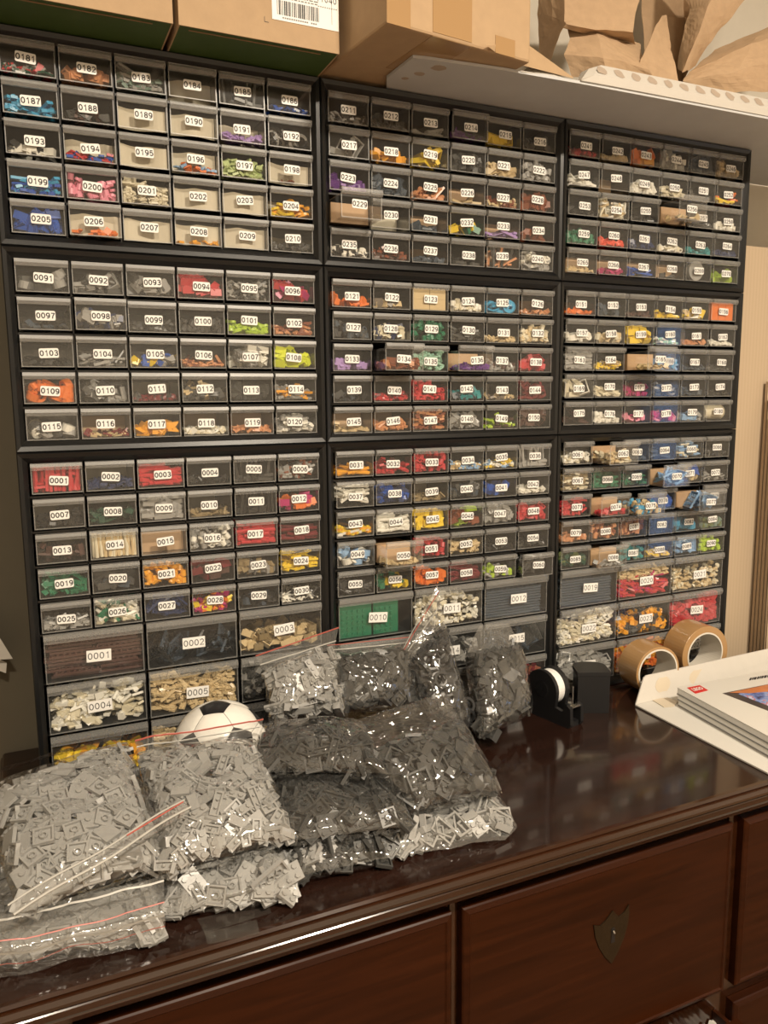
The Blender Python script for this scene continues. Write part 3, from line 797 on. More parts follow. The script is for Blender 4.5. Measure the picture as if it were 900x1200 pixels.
PLACE = {0: 'lower left', 1: 'lower middle', 2: 'lower right', 3: 'middle left', 4: 'central', 5: 'middle right', 6: 'upper left', 7: 'upper middle', 8: 'upper right'}
OFFS = {(0, 0): (.0, .0011), (0, 1): (-.0014, -.0008), (0, 2): (-.0007, .0007), (1, 0): (-.0002, -.0001), (1, 1): (-.0005, -.0025), (1, 2): (.0001, .0005), (2, 0): (.0009, -.0005), (2, 1): (.0005, -.0000), (2, 2): (.0013, .0010)}
FIRST = {(0, 0): 181, (0, 1): 211, (0, 2): 241, (1, 0): 91, (1, 1): 121, (1, 2): 151, (2, 0): 1, (2, 1): 31, (2, 2): 61}
me30 = None
def contents(num, big, spec, cx, zb, pull, cabname):
    f = spec.split('|'); cols = [c for c in f[0].split(',') if c]; kind = f[1]; words = f[3]; opt = f[4].split()
    o = {q[0]: q[1:] for q in opt}
    w_, h_ = (BW, BH) if big else (SW, SH_)
    x0, x1 = cx-w_/2+.0018, cx+w_/2-.0018; y0 = .0018-pull; zf = zb+.0016; h = h_-.0105
    lab = '%s in the %s drawer numbered %04d' % (words, 'large' if big else 'small', num)
    if not kind: return
    rng = np.random.default_rng(num*7+big*1000+3); fill = float(f[2])
    ymax = y0+(.085 if big else .060)
    for q in ('i', 'c'):
        if q in o: ymax = min(ymax, y0+max(.010, int(o[q])/1000-.002))
    if kind == 'disc':
        b = MB(); b.add(*[(lambda P: (P.v, P.f))(piece_cyl(.0155, .006, 28, .003))][0], mat=Matrix.Translation((cx, y0+.009, zf+.0158)) @ Matrix.Rotation(math.pi/2, 4, 'X'))
        return tag(b.build('toy_disc', pm('lightgrey')), lab, 'toy disc')
    if kind == 'spool':
        b = MB()
        prof_ = [(-.022, .012), (-.020, .013), (-.0195, .011), (-.008, .0125), (.008, .0125), (.0195, .011), (.020, .013), (.022, .012)]
        n = 20; V = []
        for x, r in prof_: V += [(cx+x, y0+.016+r*math.cos(2*math.pi*k/n), zf+.0135+r*math.sin(2*math.pi*k/n)) for k in range(n)]
        F = [(j*n+k, j*n+(k+1) % n, (j+1)*n+(k+1) % n, (j+1)*n+k) for j in range(len(prof_)-1) for k in range(n)]+[tuple(range(n)), tuple(range((len(prof_)-1)*n, len(prof_)*n))]
        b.add(V, F); return tag(b.build('thread_spool', pm('cream'), fix=True), lab, 'spool')
    if kind == 'huge':
        b = MB(); V, F = LIBN['bigbrick']
        for i in range(2 if cols[0] == 'tan' else 3):
            for j in range(2):
                P = V*[.5, .9, .72] if cols[0] == 'orange' else V*[.78, .9, .72]
                P = P+[x0+.009+.0165*i+(.004 if cols[0] == 'tan' else 0)+(.009*i if cols[0] == 'tan' else 0), y0+.008, zf+.0002+j*.0140]
                b.add(P.tolist(), F, 0)
        return tag(b.build('toy_bricks', [pm(c) for c in cols]), lab, 'toy bricks', kind='stuff')
    if kind == 'baseplates':
        b = MB(); step = .0042; n = int(h*fill/step) if num != 10 else 0
        if num == 10:
            for (a0, a1, tl) in ((x0+.002, x0+.050, 1), (x0+.053, x1-.018, 0)):
                b.box(a0, a1, y0+.004, y0+.010, zf, zf+h*.92)
                k = int((a1-a0)/.008)
                for i in range(k):
                    for j in range(5): b.tube((a0+.004+.008*i, y0+.004, zf+.005+.008*j), (a0+.004+.008*i, y0+.0024, zf+.005+.008*j), .0025, 8)
        for i in range(n):
            j = rng.uniform(-.002, .002); b.box(x0+.004+j, x1-.006+j, y0+.004, ymax, zf+i*step, zf+i*step+.0032)
            for k in range(12): b.tube((x0+.009+.0088*k, y0+.009, zf+i*step+.0032), (x0+.009+.0088*k, y0+.009, zf+i*step+.0041), .0024, 6)
        return tag(b.build('toy_plates', [pm(c) for c in cols]), lab, 'toy plates', kind='stuff')
    if kind == 'longplates' and big:
        b = MB(); V, F = LIBN['longplate']
        for i in range(11):
            for j in range(2):
                P = V*[.85, 1, 1]; P = P @ np.array(Matrix.Rotation(rng.normal(0, .02), 3, 'Z')).T
                b.add((P+[x0+.030+.055*j+rng.normal(0, .003), y0+.012+.006*rng.random(), zf+.0043*i]).tolist(), F)
        return tag(b.build('toy_plates', [pm(c) for c in cols]), lab, 'toy plates', kind='stuff')
    mode = {'u': 'upright', 'l': 'lie', 'v': 'upright'}.get(o.get('m', ''), 'flat')
    if kind in ('rings', 'bigframe', 'panels'): tilt = 1.2
    elif kind in ('longplates', 'long'): tilt = .3
    else: tilt = .65
    b = pile(x0, x1, y0, ymax, zf, h+.004, fill, kind, cols, rng, mode, tilt, dens=1.25 if fill > .6 else 1.05, cap=330 if big else 110, scl=.86 if kind in ('slopes', 'mixed', 'big') else .92)
    if num == 20 and big:   # crimson below, tan on top
        zc = zf+h*.62; b.m = []
        for fc in b.f: b.m.append(2 if b.v[fc[0]][2] > zc else (len(b.m) % 7 == 0)*1)
    tag(b.build('toy_bricks', [pm(c) for c in cols]), lab, 'toy bricks', kind='stuff')

for (row, col), first in FIRST.items():
    dx, dz = OFFS[row, col]; big = row == 2; h = HB if big else H30
    z0 = {0: H30+.0006, 1: 0.0004, 2: -HB}[row]
    z0 = {0: H30, 1: 0, 2: DZ+.0002}[row]; ztop = {0: 2*H30, 1: H30, 2: 0}[row]
    hh = ztop-z0-.0006
    name = PLACE[{2: 0, 1: 3, 0: 6}[row]+col]
    root = empty('drawer_cabinet', (col*W+.0004, 0, z0))
    tag(root, '%s black drawer cabinet holding the clear drawers %04d to %04d' % (name, first, first+29), 'cabinet', 'black drawer cabinets stacked on the sideboard')
    fm = frame_mesh(hh, 5, big)
    for i, v in enumerate(fm.v): fm.v[i] = (v[0]*(W-.0008)/W, v[1], v[2])
    fm.build('frame', 'black_plastic', root, fix=False)
    lst = [(first+i, 0) for i in range(30)]
    if big: lst += [({0: 1, 1: 10, 2: 19}[col]+i, 1) for i in range(9)]
    for k, (num, bg_) in enumerate(lst):
        if bg_:
            i, j = divmod(num-{0: 1, 1: 10, 2: 19}[col], 3); cx = OFF+(2*j+1)*PX; zb = -TT-5*PIT-QO-i*QB-BH; md = me_big
        else:
            i, j = divmod(num-first, 6); cx = OFF+(j+.5)*PX; zb = -TT-i*PIT-LH; md = me_small
        sp = SPEC[num, bg_]; opts = {q[0]: q[1:] for q in sp.split('|')[4].split()}
        pull = int(opts.get('p', 0))/1000 if 'p' in opts else rnd.uniform(0, .0015)
        X, Z = cx+dx, ztop-z0+zb+dz
        if i == 4 and row < 2 or (bg_ and i == 2): Z = max(Z, .0042)
        d = link('drawer', md, root, Matrix.Translation((X, -pull-.0005, Z)))
        d['label'] = '%s clear drawer numbered %04d%s' % ('large' if bg_ else 'small', num, ', pulled out' if 'p' in opts and pull > .015 else '')
        w_, h_ = (BW, BH) if bg_ else (SW, SH_)
        lb = label_mesh('%04d' % num, bg_).build('label', ['label_white', 'print_black'], d)
        lx, lz = rnd.gauss(0, .0011), rnd.gauss(0, .0009)
        if pull > .03: lx -= .002
        lb.location = (lx+(.003 if bg_ else .0005), -.0002, h_*.44+lz); lb.rotation_euler = (0, rnd.gauss(0, .035), 0)
        if 'i' in opts or 'c' in opts:
            dd = int(opts.get('i', opts.get('c')))/1000; ih = h_-.0095
            b = MB(); x_ = w_/2-.0016
            if 'i' in opts: b.box(-x_, x_, dd, DEP-.004, .0014, ih)
            else:
                P = []; nn = 12
                for q in range(nn+1):
                    t = q/nn; P.append((-x_+2*x_*t, dd+.006*math.sin(t*3.0+num)**2, 0))
                rows_ = [[Vector((p_[0], p_[1]+s, .0014 if s_ == 0 else ih-.002*abs(math.sin(q*.4+num)))) for q, p_ in enumerate(P)] for s, s_ in ((0, 0), (0, 1), (.0012, 1), (.0012, 0), (0, 0))]
                b.grid(rows_)
            b.build('card_insert', 'kraft_insert' if 'i' in opts else 'beige_card', d)
        contents(num, bg_, sp, col*W+.0004+X, z0+Z, pull+.0005, name)

# ------------------------------------------------------------------ on top of the cabinets
TZ = 2*H30+.0004
def carton(name_, label, x0, x1, y0, y1, h, sticker=False):
    t = empty(name_, ((x0+x1)/2, (y0+y1)/2, TZ)); tag(t, label, 'cardboard box')
    hx, hy = (x1-x0)/2, (y1-y0)/2
    MB().box(-hx+.0016, hx-.0016, -hy+.0016, hy-.0016, .0002, .003).build('bottom', 'green_print_board', t)
    MB().box(-hx, hx, -hy, -hy+.0015, 0, h).box(-hx, hx, hy-.0015, hy, 0, h).box(-hx, -hx+.0015, -hy+.0015, hy-.0015, 0, h).box(hx-.0015, hx, -hy+.0015, hy-.0015, 0, h).build('side_wall', 'kraft_board', t)
    MB().box(-hx, hx, -hy, -.0006, h, h+.003).box(-hx, hx, .0006, hy, h, h+.003).build('lid_flap', 'kraft_board', t)
    MB().box(-hx+.012, hx-.02, -hy+.008, -hy+.010, -.0004, 0).build('bottom_seam', 'kraft_board_dark', t)
    return t, hx, hy
t1, hx, hy = carton('shipping_carton', 'left kraft carton with green base on the upper left cabinet', -.19, .184, -.074, .150, .13)
t2, hx, hy = carton('shipping_carton', 'right kraft carton with a barcode sticker and green base', .190, .374, -.074, .150, .13)
# barcode sticker on the front of the second carton
A, B_, C_ = at(319, 22, 'y', -.0745), at(402, 40, 'y', -.0745), at(316, -30, 'y', -.0745)
ox = Vector((t2.location.x, t2.location.y, TZ))
st = MB(); x0, x1, z0, z1 = A.x-ox.x, hx-.0005, A.z-ox.z, A.z-ox.z+.075
st.box(x0, x1, -hy-.0006, -hy-.0001, z0, z1, 0)
r2 = random.Random(3); x = x0+.006
while x < x0+.056:
    wd = r2.choice([.0005, .0008, .0013]); st.box(x, x+wd, -hy-.0009, -hy-.0007, z0+.006, z0+.021, 1); x += wd+r2.choice([.0006, .0009, .0014])
for i in range(16):
    if i == 12: continue
    st.box(x0+.012+.0026*i, x0+.0138+.0026*i, -hy-.0009, -hy-.0007, z0+.0025, z0+.0040, 2)
for r_, zz in enumerate((.0235, .0262)):
    xx = x0+.008
    while xx < x0+.052:
        l_ = r2.uniform(.001, .005); st.box(xx, xx+l_, -hy-.0009, -hy-.0007, z0+zz, z0+zz+.0012, 2); xx += l_+.0012
for i, ch in enumerate('11040'):
    V, F = DIG[ch, 0]; st.add([(x0+.0545+.0052*i+v.x*.0085, -hy-.0009, z0+.0315+v.y*.0095) for v in V], F, 1)
for i in range(9): st.box(x0+.0545+.0027*i, x0+.0562+.0027*i, -hy-.0009, -hy-.0007, z0+.0225, z0+.0234, 2)
st.box(x1-.0085, x1-.0082, -hy-.0009, -hy-.0007, z0+.006, z1-.004, 1)
for o in (st.build('barcode_sticker', ['label_white', 'print_black', 'print_grey'], t2),): o['label'] = 'white sticker printed with a barcode and numbers'
cm = MB(); cm.box(x0-.0090, x0-.0085, -hy-.0003, -hy-.0001, z0-.0045, z0+.0010); cm.box(x0-.0085, x0-.0040, -hy-.0003, -hy-.0001, z0-.0045, z0-.0040); cm.build('corner_mark', 'print_black', t2)

# white opened carton sheet lying on the cabinets, front lip standing up
XR = 1.42
sheet = empty('opened_white_carton', (.9, 0, TZ)); tag(sheet, 'large opened white carton board lying over the right cabinets', 'cardboard')
so = Vector(sheet.location)
F0 = [(.458, -.098), (.475, -.101), (.575, -.110), (.69, -.114), (1.03, -.117), (XR, -.119)]
poly = [(.515, .10), (.455, -.030)]+F0+[(XR, .148), (.515, .148)]
MB().prism([Vector((x, y, TZ+.0004))-so for x, y in poly], (0, 0, .0035)).build('base_board', 'grey_board', sheet, fix=True)
lip = []
for t in np.linspace(0, 1, 40):
    x = .690+(XR-.690)*t; up = min(1, t/.035); hgt = .027*up; y = -.1145-.004*t
    lip.append([Vector((x, y, TZ+.004)), Vector((x, y-.001, TZ+.004+hgt*.35)), Vector((x+.004, y+.012, TZ+.004+hgt)), Vector((x+.006, y+.012+.022*up, TZ+.004+hgt+.003*up)), Vector((x+.006, y+.014+.024*up, TZ+.004+hgt+.001))])
lb = MB().grid([[p_-so for p_ in r] for r in lip]); o = lb.build('front_lip', 'white_board', sheet)
sm = o.modifiers.new('thick', 'SOLIDIFY'); sm.thickness = .002
stn = MB(); r3 = random.Random(9)
for row_ in (0, 1):
    for i in range(24):
        x = .725+.0285*i+row_*.014
        if x > XR-.02: continue
        y = -.1145-.004*(x-.69)/.73
        ax, az = (.0085, .0062) if row_ == 0 else (.009, .0062)
        pts = []
        for k in range(10):
            a = k*math.pi/5; rr = r3.uniform(.8, 1.15)
            if row_ == 0:
                s = .5+.42*math.sin(a)*rr; pts.append(Vector((x+ax*math.cos(a)*rr+.003*s, y-.001+.013*(.35+.65*s if False else s)-.0022, TZ+.004+.0095+.0175*s+.0006)))
            else:
                s = .5+.45*math.sin(a)*rr; pts.append(Vector((x+ax*math.cos(a)*rr+.005, y+.012+.020*s-.0008, TZ+.004+.027+.003*s+.0016)))
        stn.add([p_-so for p_ in pts], [tuple(range(10))])
o = stn.build('glue_spot', 'glue_stain', sheet); o['kind'] = 'stuff'; o['label'] = 'torn brownish glue spots along the white lip'
for q in (((.500, -.085, .010), (.487, -.060, .007), (.476, -.040, .005))):
    pts = [Vector((q[0]+q[2]*math.cos(k*math.pi/5)*r3.uniform(.8, 1.2), q[1]+q[2]*.8*math.sin(k*math.pi/5), TZ+.0002)) for k in range(10)]
    MB().prism([p_-so for p_ in pts], (0, 0, .0002)).build('glue_spot', 'glue_stain', sheet, fix=True)
# torn bump in the middle of the front edge
bp = []
for j in range(5):
    s = j/4
    bp.append([Vector((.600+.105*i/10, -.112+.016*s, TZ+.0035+.030*s*math.exp(-((i-4.2)/2.3)**2)))-so for i in range(11)])
o = MB().grid(bp).build('torn_flap', 'white_board', sheet); sm = o.modifiers.new('t', 'SOLIDIFY'); sm.thickness = .0015

# taped kraft box standing at an angle
kb = empty('taped_kraft_box', (.488, -.02, TZ+.0042), (0, 0, math.radians(12))); tag(kb, 'taped kraft box standing at an angle beside the barcode carton', 'cardboard box')
# corner near (.385,-.17); local frame: x to the right along the lit face
kb.location = (.397, -.157, TZ+.0046); kb.rotation_euler = (0, 0, math.radians(7))
LX, LY, LZ = .205, .21, .20
MB().add(*rnd_box(0, LX, 0, LY, 0, LZ, .003, 2)).build('box_body', 'kraft_board', kb)
simple('packing_tape_clear', (.40, .25, .12), .15)
MB().box(.060, .115, -.0006, -.0002, .004, LZ-.002).build('tape_band', 'packing_tape_clear', kb)
MB().box(.060, .115, 0, .10, -.0004, -.0001).build('tape_band', 'packing_tape_clear', kb)
MB().box(-.0008, .030, -.0008, -.0003, .0, LZ-.02).build('tape_band', 'packing_tape_clear', kb)
MB().box(.15, .18, -.0006, -.0002, .0005, .02).build('tape_band', 'packing_tape_clear', kb)
# loose kraft flap in front of it
P = [at(570, 56, 'y', -.150), at(618, 53, 'y', -.10), at(672, 92, 'y', -.108), at(594, 79, 'y', -.122)]
P = [Vector((max(p_.x, 0), p_.y, max(p_.z, TZ+.006))) for p_ in P]
tag(MB().prism(P, (0, .001, .002)).build('kraft_flap', 'kraft_board', fix=True), 'loose kraft cardboard flap between the taped box and crumpled paper', 'cardboard')

# crumpled kraft packing paper
def crumple(name_, strips, parent, thick=.0006, amp=.0035, seed=0):
    b = MB()
    for rows_ in strips:
        ctrl = [[at(px, py, 'y', y) for px, py, y in r] for r in rows_]
        nj, ni = len(ctrl), len(ctrl[0]); sub = 7; P = []
        for j in range((nj-1)*sub+1):
            jj, tj = min(j//sub, nj-2), (j-min(j//sub, nj-2)*sub)/sub; row_ = []
            for i in range((ni-1)*sub+1):
                ii, ti = min(i//sub, ni-2), (i-min(i//sub, ni-2)*sub)/sub
                p_ = (ctrl[jj][ii]*(1-ti)+ctrl[jj][ii+1]*ti)*(1-tj)+(ctrl[jj+1][ii]*(1-ti)+ctrl[jj+1][ii+1]*ti)*tj
                q = p_*26+Vector((seed, 0, 0)); d_ = Vector((noise.noise(q), noise.noise(q+Vector((9, 3, 1))), noise.noise(q+Vector((4, 7, 2)))))
                q2 = p_*70; d_ += .45*Vector((noise.noise(q2), abs(noise.noise(q2+Vector((5, 3, 1)))), noise.noise(q2+Vector((2, 7, 2)))))
                p_ = p_+d_*amp; p_.z = max(p_.z, TZ+.006); row_.append(p_)
            P.append(row_)
        b.grid(P)
    o = b.build(name_, 'kraft_paper', parent); sm = o.modifiers.new('t', 'SOLIDIFY'); sm.thickness = thick
    return o
kp = empty('crumpled_kraft_paper', (.9, .03, TZ+.004)); tag(kp, 'crumpled brown kraft packing paper heaped on the white board', 'packing paper')
bpy.context.view_layer.update()
def fold(strips, seed, mat_='kraft_paper'):
    o = crumple('paper_fold', strips, None, seed=seed); o.parent = kp; o.location = -Vector(kp.location); return o
fold([[[(634, -60, .03), (665, -60, -.02), (765, -60, -.03)], [(631, 15, .02), (662, 26, -.05), (745, 18, -.06)], [(632, 60, .02), (664, 29, -.055), (742, 38, -.065)], [(641, 82, .0), (660, 33, -.05), (744, 50, -.03)]]], 1)
fold([[[(664, 29, -.03), (700, 31, -.035), (750, 52, -.02)], [(668, 45, -.04), (700, 40, -.06), (752, 62, -.045)], [(662, 64, -.055), (710, 66, -.085), (760, 82, -.075)], [(670, 92, -.05), (712, 95, -.075), (770, 100, -.06)]]], 2)
fold([[[(775, 18, -.04), (782, 18, -.03)], [(762, 44, -.06), (786, 50, -.05)], [(750, 70, -.07), (790, 78, -.07)], [(752, 98, -.07), (795, 104, -.075)]]], 3)
fold([[[(752, -60, .06), (800, -60, .08), (880, -60, .02)], [(752, 20, .07), (802, 20, .09), (850, 20, .0)], [(760, 100, .06), (800, 100, .07), (815, 60, .02)]]], 4)
fold([[[(812, -60, -.01), (860, -60, -.04), (905, -60, -.03)], [(808, 10, -.02), (830, 8, -.06), (878, -5, -.05)], [(800, 40, -.03), (818, 42, -.07), (840, 38, -.05)], [(795, 78, -.04), (800, 84, -.08), (815, 78, -.05)]]], 5)
fold([[[(838, 58, -.02), (900, 32, -.03), (960, 5, -.02)], [(808, 84, -.06), (880, 52, -.075), (965, 25, -.07)], [(800, 96, -.075), (866, 84, -.09), (960, 60, -.09)], [(812, 108, -.07), (880, 108, -.085), (960, 110, -.085)]]], 6)

# ------------------------------------------------------------------ flattened cartons standing at the right
def carton_sheet(x0, x1, y, z1, lab, th=.005):
    t = empty('flattened_carton', ((x0+x1)/2, y, DZ+.0004)); tag(t, lab, 'cardboard', 'flattened cartons standing on edge right of the cabinets')
    h = z1-DZ; hw = (x1-x0)/2
    MB().box(-hw, hw, -th/2, -th/2+.0006, 0, h).box(-hw, hw, th/2-.0006, th/2, 0, h).build('liner', 'kraft_face', t)
    b = MB(); b.box(-hw+.0005, hw-.0005, -th/2+.0007, th/2-.0007, .0005, h-.0005)
    b.build('fluting', 'corrugated_edge', t)
m, N, L, p = new_mat('kraft_face'); setp(p, rough=.8)
tc = N.new('ShaderNodeTexCoord'); wv = N.new('ShaderNodeTexWave'); wv.bands_direction = 'X'; wv.inputs['Scale'].default_value = 42; wv.inputs['Distortion'].default_value = .6
L.new(tc.outputs['Object'], wv.inputs[0]); mx = N.new('ShaderNodeMix'); mx.data_type = 'RGBA'; mx.inputs[6].default_value = (.46, .355, .24, 1); mx.inputs[7].default_value = (.49, .38, .26, 1)
L.new(wv.outputs['Fac'], mx.inputs[0]); L.new(mx.outputs[2], p.inputs['Base Color'])
carton_sheet(1.1275, 1.36, .010, .306, 'tall flattened kraft carton close beside the upper cabinets')
for i, (x, zt) in enumerate(((1.1975, .08), (1.195, .05), (1.1925, .02), (1.190, -.01), (1.1875, -.04))):
    carton_sheet(x, 1.36, .000-.0095*i-.001, zt, ['second', 'third', 'fourth', 'fifth', 'nearest'][i]+' flattened kraft carton counted forward from the tall one')

# papers pinned on the wall at far left
for i, q in enumerate((((-70, 700), (-8, 735), (15, 772), (-70, 778)), ((-70, 770), (-2, 772), (8, 777), (7, 789), (-70, 760)))):
    P = [at(a, b_, 'y', .128-.010*(1-i)) for a, b_ in q]
    tag(MB().prism(P, (0, .0008, 0)).build('paper_sheet', 'white_card', fix=True), ['upper white paper corner jutting in at the left edge', 'lower white paper corner curling at the left edge'][i], 'paper')

# ------------------------------------------------------------------ ball
bl = empty('football', (.200, -.088, DZ+.0585)); tag(bl, 'small white ball with black pentagon patches behind the bags', 'ball')
bm = bmesh.new(); bmesh.ops.create_icosphere(bm, subdivisions=1, radius=1)
bmesh.ops.bevel(bm, geom=list(bm.verts), offset=33.33, offset_type='PERCENT', segments=1, affect='VERTICES')
qr = (Vector((-.05, -.45, .9)).normalized()).rotation_difference(Vector((0, 0, 1))).to_matrix().inverted()
top_v = Vector((0, 0, 1))
icov = max((f.calc_center_median() for f in bm.faces if len(f.verts) == 5), key=lambda v: v.z).normalized()
Rb = icov.rotation_difference(Vector((-.10, -.04, 1)).normalized()).to_matrix()
for f in bm.faces:
    c = f.calc_center_median(); vs = [v.co.copy() for v in f.verts]; n = len(vs); b = MB(); lv = 5
    for i in range(n):
        a, b2 = vs[i], vs[(i+1) % n]
        P = []; idx = {}
        for j in range(lv+1):
            for k in range(lv+1-j):
                q = c+(a-c)*(j/lv)*.985+(b2-c)*(k/lv)*.985; rr = .058 if j+k < lv else .0572
                idx[j, k] = len(P); P.append(Rb @ (q.normalized()*rr))
        F = []
        for j in range(lv):
            for k in range(lv-j):
                F.append((idx[j, k], idx[j+1, k], idx[j, k+1]))
                if j+k < lv-1: F.append((idx[j+1, k], idx[j+1, k+1], idx[j, k+1]))
        b.add(P, F)
    b.build('panel', 'ball_black' if n == 5 else 'ball_white', bl, smooth=True, fix=True)
bm.free()
bm = bmesh.new(); bmesh.ops.create_uvsphere(bm, u_segments=32, v_segments=20, radius=.0570); V = [v.co.copy() for v in bm.verts]; F = [tuple(v.index for v in f.verts) for f in bm.faces]; bm.free()
MB().add(V, F).build('bladder', 'ball_black', bl, smooth=True)

# ------------------------------------------------------------------ brown tape rolls, tape dispenser, hole punch
def tape_roll(x, y, r, ri, rc, label, rz):
    t = empty('packing_tape_roll', (x, y, DZ+r+.0003), (math.pi/2, 0, rz)); tag(t, label, 'tape roll')
    n = 56; L_ = .024
    def ringm(ro, rin, zl, nm, mt, b=.0006):
        pts = [(rin, -zl), (rin, zl), (ro-b, zl), (ro, zl-b), (ro, -zl+b), (ro-b, -zl)]
        V = [(q[0]*math.cos(2*math.pi*k/n), q[0]*math.sin(2*math.pi*k/n), q[1]) for q in pts for k in range(n)]; m_ = len(pts)
        F = [(j*n+k, j*n+(k+1) % n, ((j+1) % m_)*n+(k+1) % n, ((j+1) % m_)*n+k) for j in range(m_) for k in range(n)]
        MB().add(V, F).build(nm, mt, t, smooth=False, fix=True)
    ringm(r, rc+.0002, L_, 'tape', 'brown_tape'); ringm(rc, ri, L_+.0004, 'core', 'tape_core', .0002)
tape_roll(.905, -.052, .0405, .0345, .0370, 'smaller front roll of brown packing tape, nearly used up', math.radians(-6))
tape_roll(1.022, -.036, .0475, .0345, .0370, 'thick rear roll of brown packing tape by the flattened cartons', math.radians(-4))

td = empty('tape_dispenser', (.700, -.062, DZ+.0002), (0, 0, math.radians(-168))); tag(td, 'black desk tape dispenser holding a white tape roll', 'tape dispenser')
def lathe_x(b, cx, cy, cz, prof_, n=36, mi=0):
    V = [(cx+q[1], cy+q[0]*math.cos(2*math.pi*k/n), cz+q[0]*math.sin(2*math.pi*k/n)) for q in prof_ for k in range(n)]; m_ = len(prof_)
    b.add(V, [(j*n+k, j*n+(k+1) % n, ((j+1) % m_)*n+(k+1) % n, ((j+1) % m_)*n+k) for j in range(m_) for k in range(n)], mi)
# side cheeks: a rounded profile with a low nose
ck = [(-.040, 0), (.052, 0), (.056, .006), (.055, .030), (.048, .034), (.040, .022), (.026, .024)]
ck += [(.0+.029*math.cos(math.radians(a)), .045+.029*math.sin(math.radians(a))) for a in range(-10, 200, 15)]+[(-.040, .02)]
b = MB(); b.prism([(-.0145, y_, z_) for y_, z_ in ck], (.006, 0, 0)); b.prism([(.0085, y_, z_) for y_, z_ in ck], (.006, 0, 0)); b.box(-.0085, .0085, -.038, .052, 0, .008)
b.build('body', 'matte_black', td, fix=True)
b = MB(); lathe_x(b, 0, 0, .045, [(.014, -.0078), (.014, .0078), (.026, .0078), (.026, -.0078)]); b.build('tape_reel', 'label_white', td, fix=True)
b = MB(); lathe_x(b, 0, 0, .045, [(.002, -.012), (.002, .0152), (.0125, .0152), (.0125, -.012)]); b.build('hub', 'satin_black', td, fix=True)
MB().box(-.0084, .0084, .048, .0545, .030, .0325).build('cutter', 'steel', td)

hp = empty('hole_punch', (.762, -.062, DZ+.0002), (0, 0, math.radians(-25))); tag(hp, 'black punch with two steel pins between tape dispenser and brown tape', 'hole punch')
st_ = [(.024*math.cos(math.radians(a))*1.0, .016*math.sin(math.radians(a))+.012, 0) for a in range(0, 181, 15)]+[(-.024, -.020, 0), (.024, -.020, 0)]
b = MB(); b.prism([(p_[0]+.014, p_[1], .0) for p_ in st_], (0, 0, .058)); b.build('body', 'satin_black', hp, fix=True)
b = MB(); b.prism([(p_[0]*1.05+.014, p_[1]*1.05, .0585) for p_ in st_], (0, 0, .006)); b.build('cap', 'matte_black', hp, fix=True)
MB().box(-.056, -.011, -.022, .018, 0, .010).box(-.056, -.050, -.022, .018, .010, .016).build('base_plate', 'satin_black', hp)
b = MB()
for y_ in (-.014, -.014): pass
b.tube((-.032, -.016, .012), (-.032, -.016, .046), .0016, 10).tube((-.017, -.018, .012), (-.017, -.018, .042), .0016, 10)
b.build('pin', 'steel', hp); MB().box(-.048, -.014, -.019, -.004, .0101, .0125).box(-.044, -.016, -.024, -.0221, .004, .009).build('plate', 'steel', hp)

# ------------------------------------------------------------------ white tray carton with booklets
tr = empty('opened_white_mailer', (1.05, -.2, DZ+.0004)); tag(tr, 'opened flat white mailer carton under the booklets', 'carton')
to = Vector(tr.location)
base = [(.842, -.093), (1.42, -.078), (1.42, -.345), (.836, -.338)]
MB().prism([Vector((x, y, DZ+.0008))-to for x, y in base], (0, 0, .0022)).build('base_board', 'white_card', tr, fix=True)
bk = [Vector((.8425, -.092, DZ+.0032)), Vector((.868, -.0795, DZ+.0375)), Vector((.874, -.0785, DZ+.0405)), Vector((1.42, -.066, DZ+.043)), Vector((1.42, -.078, DZ+.0032))]
MB().prism([p_-to for p_ in bk], (-.0005, -.0022, .0002)).build('back_flap', 'white_board', tr, fix=True)
for cx, cz, rx in ((.898, .55, .016), (.975, .6, .020), (1.08, .6, .022)):
    pts = []
    for k in range(12):
        a = k*math.pi/6; s = .55+.33*math.sin(a)*(1 if k % 3 else .8); x = cx+rx*math.cos(a)+.010*s
        yb = -.092+(x-.842)*.026; pts.append(Vector((x, yb+.0125*s-.0026, DZ+.003+.0365*s)))
    simple('dried_glue', (.60, .52, .40), .5) if 'dried_glue' not in MATS else None
    MB().prism([p_-to for p_ in pts], (0, -.0003, 0)).build('glue_spot', 'dried_glue', tr, fix=True)
P = [at(a, b_, 'z', DZ+.0034) for a, b_ in ((763, 820), (782, 818), (795, 822), (790, 828), (778, 829))]
MB().prism([p_-to for p_ in P], (0, 0, .001)).build('glue_spot', 'dried_glue', tr, fix=True)
pm_ = MB()
for px, py, wd, hd in ((874, 870, 9, 1.2), (880, 873, 14, 1.0), (886, 877, 8, 1.0), (890, 868, 6, 1.2)):
    P = [at(px, py, 'z', DZ+.0031), at(px+wd, py+wd*.52, 'z', DZ+.0031), at(px+wd, py+wd*.52+hd, 'z', DZ+.0031), at(px, py+hd, 'z', DZ+.0031)]
    pm_.add([p_-to for p_ in P], [(0, 1, 2, 3)])
pm_.build('print', 'print_grey', tr)
